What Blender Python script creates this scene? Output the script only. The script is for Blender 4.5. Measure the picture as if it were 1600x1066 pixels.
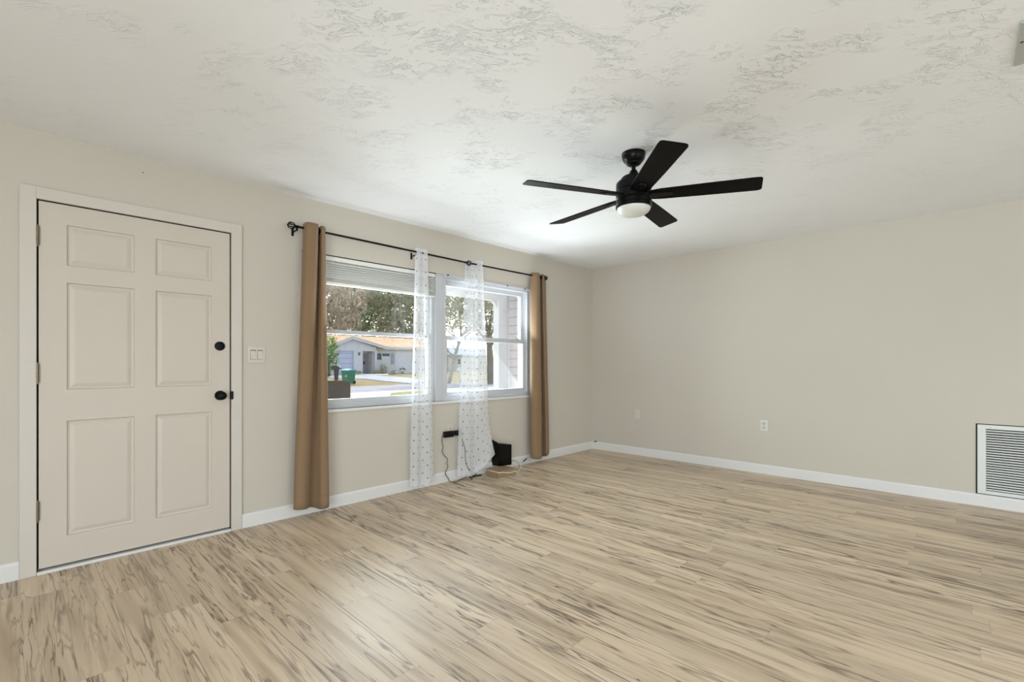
import bpy, bmesh, math, random
from mathutils import Vector, Matrix, noise as mnoise

for o in list(bpy.data.objects):
    bpy.data.objects.remove(o)
scene = bpy.context.scene
C = scene.collection
R = math.radians
rnd = random.Random(7)

# ------------------------------------------------------------------ camera
FPX, HZ, CAMH = 738.4, 567.5, 1.163          # focal length in pixels, horizon row, eye height
YAW = math.atan2(709, FPX)
FX, FY = math.cos(YAW), math.sin(YAW)         # forward
RX, RY = math.sin(YAW), -math.cos(YAW)        # right
WX, WY, CH = 5.417, 3.677, 2.44               # right wall, window wall, ceiling

cam_data = bpy.data.cameras.new('camera')
cam_data.sensor_width = 36.0
cam_data.lens = FPX / 1600 * 36.0
cam_data.shift_y = (HZ - 533) / 1600
cam_data.clip_end = 500
cam = bpy.data.objects.new('camera', cam_data)
cam.location = (0, 0, CAMH)
cam.rotation_euler = (R(90), 0, -math.atan2(FX, FY))
C.objects.link(cam)
scene.camera = cam

# ------------------------------------------------------------------ light
scene.view_settings.view_transform = 'Standard'
scene.view_settings.look = 'None'
scene.view_settings.gamma = 1.0
scene.view_settings.use_curve_mapping = False
scene.view_settings.exposure = 0.12

world = bpy.data.worlds.new('world')
scene.world = world
world.use_nodes = True
wn = world.node_tree
wn.nodes.clear()
sky = wn.nodes.new('ShaderNodeTexSky')
sky.sky_type = 'NISHITA'
sky.sun_disc = False
sky.sun_elevation = R(48)
sky.sun_rotation = R(30)
sky.air_density = 1.0
sky.dust_density = 2.5
bg = wn.nodes.new('ShaderNodeBackground')
bg.inputs['Strength'].default_value = 0.34
wo = wn.nodes.new('ShaderNodeOutputWorld')
hs = wn.nodes.new('ShaderNodeHueSaturation')
hs.inputs['Saturation'].default_value = 0.45
wn.links.new(sky.outputs[0], hs.inputs['Color'])
wn.links.new(hs.outputs[0], bg.inputs[0])
wn.links.new(bg.outputs[0], wo.inputs[0])

sun_d = bpy.data.lights.new('sun', 'SUN')
sun_d.energy = 2.0
sun_d.angle = R(1.0)
sun_d.color = (1.0, 0.95, 0.86)
sun = bpy.data.objects.new('sun', sun_d)
sun.rotation_euler = (R(-24), R(38), 0)        # high, along the street from the right
C.objects.link(sun)


def area(name, loc, rot, sx, sy, power, col=(1, 1, 1)):
    d = bpy.data.lights.new(name, 'AREA')
    d.shape = 'RECTANGLE'
    d.size, d.size_y = sx, sy
    d.energy = power
    d.color = col
    o = bpy.data.objects.new(name, d)
    o.location = loc
    o.rotation_euler = rot
    C.objects.link(o)
    return o


# daylight at the front window, then added fill lamps behind and beside the camera
area('window_ground_bounce', (2.86, 4.165, 1.22), (R(-90 - 46), 0, 0), 2.56, 1.0, 82, (0.83, 0.93, 1.0))
# added lamps inside the room, brightening the ceiling near the window
area('ceiling_fill_left', (2.06, 3.52, 1.40), (R(-90 - 55), 0, 0), 0.62, 0.36, 4.5, (0.83, 0.93, 1.0))
area('ceiling_fill_right', (3.72, 3.52, 1.40), (R(-90 - 55), 0, 0), 0.52, 0.36, 6.5, (0.83, 0.93, 1.0))
area('window_sky_light', (2.82, 4.30, 1.60), (R(-90 + 30), 0, 0), 2.7, 1.1, 26, (0.84, 0.93, 1.0))
area('back_fill', (1.4, -5.19, 1.05), (R(90), 0, 0), 3.5, 2.05, 80, (0.80, 0.92, 1.0))  # added fill lamp in an opening invented behind the camera
area('side_fill', (-2.99, -1.2, 1.05), (R(90), 0, R(-90)), 3.15, 2.05, 168, (0.80, 0.92, 1.0))  # added fill lamp in an invented opening of the left wall


# ------------------------------------------------------------------ helpers
def ray(px, py):
    l = (px - 800) / FPX
    return FX + l * RX, FY + l * RY, (HZ - py) / FPX


def at(px, py, Y):
    """point where the sight line of a photo pixel meets the upright plane at distance Y"""
    r = ray(px, py)
    t = Y / r[1]
    return Vector((t * r[0], Y, CAMH + t * r[2]))


def atx(px, py, X):
    r = ray(px, py)
    t = X / r[0]
    return Vector((X, t * r[1], CAMH + t * r[2]))


def atz(px, py, z=0.0):
    r = ray(px, py)
    t = (z - CAMH) / r[2]
    return Vector((t * r[0], t * r[1], z))


class MB:
    """collects shapes, links them as one mesh object"""
    def __init__(self):
        self.bm = bmesh.new()
        self.uv = None

    def box(self, x0, x1, y0, y1, z0, z1, bev=0.0, seg=2):
        r = bmesh.ops.create_cube(self.bm, size=1.0)
        vs = r['verts']
        for v in vs:
            v.co = Vector(((x0 + x1) / 2 + v.co.x * (x1 - x0), (y0 + y1) / 2 + v.co.y * (y1 - y0), (z0 + z1) / 2 + v.co.z * (z1 - z0)))
        if bev > 0:
            es = list({e for v in vs for e in v.link_edges})
            bmesh.ops.bevel(self.bm, geom=es, offset=bev, segments=seg, affect='EDGES', profile=0.5)
        return self

    def lathe(self, prof, seg=40, mat=None, cap=True):
        """prof: (radius, z) from bottom to top or top to bottom"""
        rings = []
        for (r, z) in prof:
            if r < 1e-6:
                v = self.bm.verts.new((0, 0, z))
                if mat: v.co = mat @ v.co
                rings.append([v])
            else:
                ring = []
                for k in range(seg):
                    a = 2 * math.pi * k / seg
                    p = Vector((r * math.cos(a), r * math.sin(a), z))
                    ring.append(self.bm.verts.new(mat @ p if mat else p))
                rings.append(ring)
        for A, B in zip(rings[:-1], rings[1:]):
            for k in range(seg):
                k2 = (k + 1) % seg
                if len(A) == 1 and len(B) > 1:
                    self.bm.faces.new((A[0], B[k2], B[k]))
                elif len(B) == 1 and len(A) > 1:
                    self.bm.faces.new((A[k], A[k2], B[0]))
                elif len(A) > 1:
                    self.bm.faces.new((A[k], A[k2], B[k2], B[k]))
        if cap:
            for ring in (rings[0], rings[-1]):
                if len(ring) > 2:
                    self.bm.faces.new(ring)
        return self

    def tube(self, pts, r, seg=10, taper=None):
        pts = [Vector(p) for p in pts]
        n = len(pts)
        rings = []
        up = None
        for i, p in enumerate(pts):
            t = (pts[min(i + 1, n - 1)] - pts[max(i - 1, 0)]).normalized()
            if up is None:
                up = Vector((0, 0, 1)) if abs(t.z) < 0.9 else Vector((1, 0, 0))
            s = t.cross(up)
            if s.length < 1e-5:
                s = t.cross(Vector((0.3, 1, 0.2)))
            s.normalize()
            up = s.cross(t).normalized()
            rr = r if taper is None else r + (taper - r) * i / (n - 1)
            rings.append([self.bm.verts.new(p + rr * (math.cos(2 * math.pi * k / seg) * s + math.sin(2 * math.pi * k / seg) * up)) for k in range(seg)])
        for A, B in zip(rings[:-1], rings[1:]):
            for k in range(seg):
                k2 = (k + 1) % seg
                self.bm.faces.new((A[k], A[k2], B[k2], B[k]))
        self.bm.faces.new(rings[0][::-1])
        self.bm.faces.new(rings[-1])
        return self

    def prism(self, poly, vec):
        """closed polygon of 3D points extruded along vec"""
        vec = Vector(vec)
        a = [self.bm.verts.new(Vector(p)) for p in poly]
        b = [self.bm.verts.new(Vector(p) + vec) for p in poly]
        self.bm.faces.new(a)
        self.bm.faces.new(b[::-1])
        n = len(a)
        for k in range(n):
            k2 = (k + 1) % n
            self.bm.faces.new((a[k], b[k], b[k2], a[k2]))
        return self

    def quad(self, *p):
        self.bm.faces.new([self.bm.verts.new(Vector(q)) for q in p])
        return self

    def build(self, name, mat, parent=None, smooth=False, bevel=0.0, local=False):
        bmesh.ops.recalc_face_normals(self.bm, faces=self.bm.faces)
        me = bpy.data.meshes.new(name)
        self.bm.to_mesh(me)
        self.bm.free()
        for m in (mat if isinstance(mat, (list, tuple)) else [mat]):
            me.materials.append(m)
        o = bpy.data.objects.new(name, me)
        C.objects.link(o)
        if smooth:
            for p in me.polygons:
                p.use_smooth = True
            try:
                me.set_sharp_from_angle(angle=R(38))
            except Exception:
                pass
        if parent is not None:
            o.parent = parent
            if not local:                     # coordinates were given in the world
                w, q = Matrix.Identity(4), parent
                while q is not None:
                    w = q.matrix_basis @ w
                    q = q.parent
                me.transform(w.inverted())
        if bevel > 0:
            b = o.modifiers.new('bevel', 'BEVEL')
            b.width = bevel
            b.segments = 2
            b.limit_method = 'ANGLE'
        return o


def tag(o, label=None, cat=None, group=None, kind=None):
    if label: o['label'] = label
    if cat: o['category'] = cat
    if group: o['group'] = group
    if kind: o['kind'] = kind
    return o


def empty(name, loc=(0, 0, 0), rz=0.0):
    o = bpy.data.objects.new(name, None)
    o.empty_display_size = 0.1
    o.location = loc
    o.rotation_euler = (0, 0, rz)
    o.matrix_basis = Matrix.Translation(loc) @ Matrix.Rotation(rz, 4, 'Z')
    C.objects.link(o)
    return o


def spline(pts, n=12):
    """smooth curve through points"""
    P = [Vector(p) for p in pts]
    P = [2 * P[0] - P[1]] + P + [2 * P[-1] - P[-2]]
    out = []
    for i in range(1, len(P) - 2):
        for k in range(n):
            t = k / n
            a, b, c, d = P[i - 1], P[i], P[i + 1], P[i + 2]
            out.append(0.5 * ((2 * b) + (c - a) * t + (2 * a - 5 * b + 4 * c - d) * t * t + (3 * b - a - 3 * c + d) * t ** 3))
    out.append(P[-2].copy())
    return out


# ------------------------------------------------------------------ materials
def srgb(r, g, b):
    f = lambda c: (c / 255 / 12.92) if c / 255 <= 0.04045 else ((c / 255 + 0.055) / 1.055) ** 2.4
    return (f(r), f(g), f(b), 1.0)


class NT:
    def __init__(self, name):
        self.m = bpy.data.materials.new(name)
        self.m.use_nodes = True
        self.t = self.m.node_tree
        self.p = self.t.nodes['Principled BSDF']
        self.out = self.t.nodes['Material Output']

    def n(self, typ, **kw):
        nd = self.t.nodes.new(typ)
        for k, v in kw.items():
            if k.startswith('_'):
                setattr(nd, k[1:], v)
        return nd

    def link(self, a, b):
        self.t.links.new(a, b)

    def math(self, op, a, b=None, c=None, clamp=False):
        nd = self.t.nodes.new('ShaderNodeMath')
        nd.operation = op
        nd.use_clamp = clamp
        for i, v in enumerate((a, b, c)):
            if v is None: continue
            if isinstance(v, (int, float)): nd.inputs[i].default_value = v
            else: self.link(v, nd.inputs[i])
        return nd.outputs[0]

    def noise(self, vec, scale, detail=2.0, rough=0.5, dist=0.0, out='Fac'):
        nd = self.t.nodes.new('ShaderNodeTexNoise')
        nd.inputs['Scale'].default_value = scale
        nd.inputs['Detail'].default_value = detail
        nd.inputs['Roughness'].default_value = rough
        nd.inputs['Distortion'].default_value = dist
        if vec is not None: self.link(vec, nd.inputs['Vector'])
        return nd.outputs[out]

    def ramp(self, fac, stops):
        nd = self.t.nodes.new('ShaderNodeValToRGB')
        el = nd.color_ramp.elements
        while len(el) < len(stops): el.new(0.5)
        for e, (p, c) in zip(el, stops):
            e.position = p
            e.color = c
        self.link(fac, nd.inputs[0])
        return nd.outputs[0]

    def mix(self, fac, a, b, blend='MIX'):
        nd = self.t.nodes.new('ShaderNodeMix')
        nd.data_type = 'RGBA'
        nd.blend_type = blend
        for i, v in ((0, fac), (6, a), (7, b)):
            if isinstance(v, (int, float)): nd.inputs[i].default_value = v
            elif isinstance(v, tuple): nd.inputs[i].default_value = v
            else: self.link(v, nd.inputs[i])
        return nd.outputs[2]

    def sep(self, vec):
        nd = self.t.nodes.new('ShaderNodeSeparateXYZ')
        self.link(vec, nd.inputs[0])
        return nd.outputs

    def comb(self, x, y, z):
        nd = self.t.nodes.new('ShaderNodeCombineXYZ')
        for i, v in enumerate((x, y, z)):
            if isinstance(v, (int, float)): nd.inputs[i].default_value = v
            else: self.link(v, nd.inputs[i])
        return nd.outputs[0]

    def coord(self, which='Object'):
        return self.t.nodes.new('ShaderNodeTexCoord').outputs[which]

    def bump(self, height, strength, dist):
        nd = self.t.nodes.new('ShaderNodeBump')
        nd.inputs['Strength'].default_value = strength
        nd.inputs['Distance'].default_value = dist
        self.link(height, nd.inputs['Height'])
        self.link(nd.outputs[0], self.p.inputs['Normal'])
        return nd

    def mapv(self, vec, sc):
        nd = self.t.nodes.new('ShaderNodeMapping')
        nd.inputs['Scale'].default_value = sc
        self.link(vec, nd.inputs['Vector'])
        return nd.outputs[0]


def plain(name, col, rough=0.5, metal=0.0, var=0.04, scale=30.0, spec=0.5, bump=0.0, bscale=200.0, ior=1.5):
    """a paint, plastic or metal with slight procedural variation"""
    m = NT(name)
    co = m.coord()
    f = m.noise(co, scale, 3.0)
    dark = tuple(c * (1 - var) for c in col[:3]) + (1,)
    lite = tuple(min(1, c * (1 + var)) for c in col[:3]) + (1,)
    m.link(m.ramp(f, [(0.3, dark), (0.7, lite)]), m.p.inputs['Base Color'])
    m.p.inputs['Roughness'].default_value = rough
    m.p.inputs['Metallic'].default_value = metal
    m.p.inputs['IOR'].default_value = ior
    m.p.inputs['Specular IOR Level'].default_value = spec
    if bump:
        m.bump(m.noise(co, bscale, 2.0), bump, 0.002)
    return m.m


def wall_paint(name, col):
    m = NT(name)
    co = m.coord()
    f = m.noise(co, 1.2, 3.0)
    a = tuple(c * 0.985 for c in col[:3]) + (1,)
    b = tuple(c * 1.015 for c in col[:3]) + (1,)
    m.link(m.ramp(f, [(0.3, a), (0.7, b)]), m.p.inputs['Base Color'])
    m.p.inputs['Roughness'].default_value = 0.62
    m.p.inputs['Specular IOR Level'].default_value = 0.25
    m.bump(m.noise(co, 160.0, 2.0), 0.05, 0.002)
    return m.m


def ceiling_mat():
    m = NT('ceiling_skip_trowel')
    co = m.coord()
    m.p.inputs['Base Color'].default_value = srgb(243, 243, 243)
    m.p.inputs['Roughness'].default_value = 0.8
    m.p.inputs['Specular IOR Level'].default_value = 0.2
    wv = m.noise(co, 1.7, 2.0, 0.5, 0.0, 'Color')
    v = m.mix(0.16, co, wv, 'ADD')
    rot = m.n('ShaderNodeMapping')
    rot.inputs['Rotation'].default_value = (0, 0, R(46))
    m.link(v, rot.inputs['Vector'])
    st = m.mapv(rot.outputs[0], (1.0, 2.6, 1.0))
    n1 = m.noise(st, 6.5, 4.0, 0.62, 0.8)
    st2 = m.mapv(rot.outputs[0], (1.2, 2.2, 1.0))
    n2 = m.noise(st2, 11.0, 3.0, 0.6, 0.9)
    # broken trowel edges: a step in height along contour lines
    e1 = m.ramp(n1, [(0.0, (0, 0, 0, 1)), (0.535, (0, 0, 0, 1)), (0.55, (1, 1, 1, 1)), (0.68, (0.2, 0.2, 0.2, 1)), (1.0, (0.1, 0.1, 0.1, 1))])
    e2 = m.ramp(n2, [(0.0, (0, 0, 0, 1)), (0.57, (0, 0, 0, 1)), (0.582, (1, 1, 1, 1)), (0.7, (0.1, 0.1, 0.1, 1)), (1.0, (0.1, 0.1, 0.1, 1))])
    mk = m.ramp(m.noise(co, 4.0, 3.0), [(0.47, (0, 0, 0, 1)), (0.60, (1, 1, 1, 1))])
    h = m.math('ADD', e1, m.math('MULTIPLY', e2, 0.7))
    vd = m.n('ShaderNodeVectorMath', _operation='DISTANCE')
    m.link(co, vd.inputs[0])
    vd.inputs[1].default_value = (1.75, 1.05, 2.44)
    near = m.ramp(m.math('DIVIDE', vd.outputs['Value'], 3.0), [(0.25, (1, 1, 1, 1)), (0.72, (0.25, 0.25, 0.25, 1))])
    h = m.math('MULTIPLY', m.math('MULTIPLY', h, mk), near)
    m.bump(h, 1.0, 0.0058)
    return m.m


def floor_mat():
    m = NT('vinyl_plank_floor')
    co = m.coord()
    X, Y, Z = m.sep(co)
    W, L = 0.152, 1.22
    rowf = m.math('DIVIDE', X, W)
    row = m.math('FLOOR', rowf)
    wn1 = m.n('ShaderNodeTexWhiteNoise', _noise_dimensions='1D')
    m.link(row, wn1.inputs['W'])
    off = wn1.outputs['Value']
    uf = m.math('ADD', m.math('DIVIDE', Y, L), m.math('MULTIPLY', off, 7.31))
    uid = m.math('FLOOR', uf)
    wn2 = m.n('ShaderNodeTexWhiteNoise', _noise_dimensions='2D')
    m.link(m.comb(row, uid, 0.0), wn2.inputs['Vector'])
    rv = wn2.outputs['Value']
    rc = m.sep(wn2.outputs['Color'])
    # grain coordinates: long in Y, shifted per plank
    gx = m.math('ADD', X, m.math('MULTIPLY', rv, 31.0))
    gy = m.math('ADD', Y, m.math('MULTIPLY', rc[1], 17.0))
    g = m.comb(gx, m.math('MULTIPLY', gy, 0.060), rv)
    g2 = m.comb(gx, m.math('MULTIPLY', gy, 0.085), rv)
    tone = m.noise(g, 14.0, 3.0, 0.55, 0.5)
    fine = m.noise(m.comb(gx, m.math('MULTIPLY', gy, 0.03), rv), 110.0, 2.0, 0.6)
    base = m.ramp(tone, [(0.20, srgb(166, 143, 117)), (0.5, srgb(219, 197, 169)), (0.80, srgb(233, 214, 189))])
    base = m.mix(m.math('MULTIPLY', fine, 0.20), base, srgb(150, 126, 98))
    # dark spalting lines: contour ridges of a stretched noise
    nA = m.noise(g, 26.0, 3.0, 0.55, 0.35)
    rA = m.math('SUBTRACT', 1.0, m.math('MULTIPLY', m.math('ABSOLUTE', m.math('SUBTRACT', nA, 0.5)), 32.0), clamp=True)
    nB = m.noise(g2, 12.0, 3.0, 0.5, 0.5)
    rB = m.math('SUBTRACT', 1.0, m.math('MULTIPLY', m.math('ABSOLUTE', m.math('SUBTRACT', nB, 0.57)), 30.0), clamp=True)
    mkA = m.ramp(m.noise(g2, 9.0, 2.0), [(0.42, (0, 0, 0, 1)), (0.54, (1, 1, 1, 1))])
    mkB = m.ramp(m.noise(g2, 6.0, 2.0), [(0.46, (0, 0, 0, 1)), (0.58, (1, 1, 1, 1))])
    nD = m.noise(g, 34.0, 2.0, 0.5, 0.4)
    rD = m.ramp(nD, [(0.60, (0, 0, 0, 1)), (0.70, (1, 1, 1, 1))])
    s = m.math('MAXIMUM', m.math('MULTIPLY', rA, mkA), m.math('MULTIPLY', rB, mkB))
    s = m.math('MAXIMUM', s, m.math('MULTIPLY', rD, 0.75))
    amt = m.math('ADD', 0.5, m.math('MULTIPLY', rc[2], 0.5))
    s = m.math('MULTIPLY', m.math('MULTIPLY', s, amt), 1.0)
    col = m.mix(s, base, srgb(74, 53, 33))
    # per plank brightness
    pb = m.math('ADD', 0.90, m.math('MULTIPLY', rc[0], 0.18))
    hsv = m.n('ShaderNodeHueSaturation')
    m.link(pb, hsv.inputs['Value'])
    m.link(col, hsv.inputs['Color'])
    col = hsv.outputs[0]
    # seams
    fx = m.math('FRACT', rowf)
    ex = m.math('MULTIPLY', m.math('MINIMUM', fx, m.math('SUBTRACT', 1.0, fx)), W)
    fu = m.math('FRACT', uf)
    eu = m.math('MULTIPLY', m.math('MINIMUM', fu, m.math('SUBTRACT', 1.0, fu)), L)
    ed = m.math('MINIMUM', ex, eu)
    seam = m.math('SUBTRACT', 1.0, m.math('DIVIDE', ed, 0.0016), clamp=True)
    col = m.mix(m.math('MULTIPLY', seam, 0.35), col, srgb(110, 92, 74))
    m.link(col, m.p.inputs['Base Color'])
    m.link(m.math('ADD', 0.34, m.math('MULTIPLY', fine, 0.10)), m.p.inputs['Roughness'])
    m.p.inputs['Specular IOR Level'].default_value = 0.5
    m.bump(m.math('ADD', m.math('MULTIPLY', fine, 0.5), m.math('MULTIPLY', seam, -1.0)), 0.10, 0.001)
    return m.m


def glass_mat():
    m = NT('window_glass')
    tr = m.n('ShaderNodeBsdfTransparent')
    tr.inputs[0].default_value = (0.95, 0.97, 0.96, 1)
    gl = m.n('ShaderNodeBsdfGlossy')
    gl.inputs['Roughness'].default_value = 0.02
    fr = m.n('ShaderNodeFresnel')
    fr.inputs['IOR'].default_value = 1.35
    ms = m.n('ShaderNodeMixShader')
    m.link(fr.outputs[0], ms.inputs[0])
    m.link(tr.outputs[0], ms.inputs[1])
    m.link(gl.outputs[0], ms.inputs[2])
    m.link(ms.outputs[0], m.out.inputs['Surface'])
    return m.m


def fabric_mat(name, col, trans=0.25, hem=None):
    m = NT(name)
    uv = m.coord('UV')
    f = m.noise(m.mapv(uv, (900, 500, 1)), 1.0, 1.0)
    g = m.noise(uv, 3.0, 2.0)
    c = m.ramp(f, [(0.3, tuple(x * 0.93 for x in col[:3]) + (1,)), (0.7, tuple(x * 1.06 for x in col[:3]) + (1,))])
    c = m.mix(m.math('MULTIPLY', g, 0.12), c, tuple(x * 0.8 for x in col[:3]) + (1,))
    V = m.sep(uv)[1]
    if hem:                                   # stitched seam of the hem
        ln = m.math('SUBTRACT', 1.0, m.math('MULTIPLY', m.math('ABSOLUTE', m.math('SUBTRACT', V, hem)), 400.0), clamp=True)
        c = m.mix(m.math('MULTIPLY', ln, 0.5), c, tuple(x * 0.5 for x in col[:3]) + (1,))
    m.link(c, m.p.inputs['Base Color'])
    m.p.inputs['Roughness'].default_value = 0.75
    m.p.inputs['Sheen Weight'].default_value = 0.15
    m.p.inputs['Specular IOR Level'].default_value = 0.2
    m.bump(f, 0.15, 0.001)
    tl = m.n('ShaderNodeBsdfTranslucent')
    m.link(c, tl.inputs[0])
    ms = m.n('ShaderNodeMixShader')
    ms.inputs[0].default_value = trans
    m.link(m.p.outputs[0], ms.inputs[1])
    m.link(tl.outputs[0], ms.inputs[2])
    m.link(ms.outputs[0], m.out.inputs['Surface'])
    return m.m


def sheer_mat():
    m = NT('sheer_dotted_voile')
    uv = m.coord('UV')                        # metres across, metres up
    U, V, _ = m.sep(uv)
    sx, sy = 0.100, 0.118
    # two staggered lattices of small embroidered dots
    def lattice(du, dv):
        a = m.math('ADD', m.math('DIVIDE', U, sx), du)
        b = m.math('ADD', m.math('DIVIDE', V, sy), dv)
        fa = m.math('MULTIPLY', m.math('SUBTRACT', m.math('FRACT', a), 0.5), sx)
        fb = m.math('MULTIPLY', m.math('SUBTRACT', m.math('FRACT', b), 0.5), sy)
        d = m.math('SQRT', m.math('ADD', m.math('MULTIPLY', fa, fa), m.math('MULTIPLY', fb, fb)))
        return m.math('LESS_THAN', d, 0.0062)
    dots = m.math('MAXIMUM', lattice(0, 0), lattice(0.5, 0.5))
    weave = m.noise(m.mapv(uv, (700, 700, 1)), 1.0, 1.0)
    col = m.mix(dots, srgb(240, 240, 243), srgb(62, 60, 64))
    df = m.n('ShaderNodeBsdfDiffuse')
    tl = m.n('ShaderNodeBsdfTranslucent')
    m.link(col, df.inputs[0])
    m.link(col, tl.inputs[0])
    ms = m.n('ShaderNodeMixShader')
    ms.inputs[0].default_value = 0.07
    m.link(df.outputs[0], ms.inputs[1])
    m.link(tl.outputs[0], ms.inputs[2])
    tr = m.n('ShaderNodeBsdfTransparent')
    lw = m.n('ShaderNodeLayerWeight')
    lw.inputs[0].default_value = 0.35
    op = m.math('ADD', 0.50, m.math('MULTIPLY', lw.outputs['Facing'], 0.4))
    op = m.math('ADD', op, m.math('MULTIPLY', m.math('SUBTRACT', weave, 0.5), 0.12))
    op = m.math('MAXIMUM', op, m.math('MULTIPLY', dots, 0.92), clamp=True)
    mx = m.n('ShaderNodeMixShader')
    m.link(op, mx.inputs[0])
    m.link(tr.outputs[0], mx.inputs[1])
    m.link(ms.outputs[0], mx.inputs[2])
    m.link(mx.outputs[0], m.out.inputs['Surface'])
    return m.m


def leaf_mat(name, cols, trans=0.5):
    m = NT(name)
    geo = m.n('ShaderNodeNewGeometry')
    rp = geo.outputs['Random Per Island']
    n = len(cols)
    c = m.ramp(rp, [(i / max(1, n - 1), cc) for i, cc in enumerate(cols)])
    m.link(c, m.p.inputs['Base Color'])
    m.p.inputs['Roughness'].default_value = 0.55
    tl = m.n('ShaderNodeBsdfTranslucent')
    m.link(c, tl.inputs[0])
    ms = m.n('ShaderNodeMixShader')
    ms.inputs[0].default_value = trans
    m.link(m.p.outputs[0], ms.inputs[1])
    m.link(tl.outputs[0], ms.inputs[2])
    m.link(ms.outputs[0], m.out.inputs['Surface'])
    return m.m


def patchy(name, stops, scale=2.0, rough=0.9, detail=5.0):
    m = NT(name)
    f = m.noise(m.coord(), scale, detail, 0.6)
    m.link(m.ramp(f, stops), m.p.inputs['Base Color'])
    m.p.inputs['Roughness'].default_value = rough
    m.p.inputs['Specular IOR Level'].default_value = 0.15
    return m.m


def siding_mat(name, col, pitch):
    m = NT(name)
    Z = m.sep(m.coord())[2]
    fz = m.math('FRACT', m.math('DIVIDE', Z, pitch))
    ln = m.math('LESS_THAN', fz, 0.13)
    c = m.mix(m.math('MULTIPLY', ln, 0.6), col, tuple(x * 0.45 for x in col[:3]) + (1,))
    m.link(c, m.p.inputs['Base Color'])
    m.p.inputs['Roughness'].default_value = 0.6
    m.bump(fz, 0.6, 0.01)
    return m.m


def roof_mat(name, a, b):
    m = NT(name)
    co = m.coord()
    f = m.noise(co, 1.5, 4.0)
    Z = m.sep(co)[2]
    fz = m.math('FRACT', m.math('MULTIPLY', Z, 9.0))
    c = m.ramp(f, [(0.3, a), (0.7, b)])
    c = m.mix(m.math('MULTIPLY', m.math('LESS_THAN', fz, 0.15), 0.3), c, tuple(x * 0.6 for x in a[:3]) + (1,))
    m.link(c, m.p.inputs['Base Color'])
    m.p.inputs['Roughness'].default_value = 0.9
    return m.m


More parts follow.
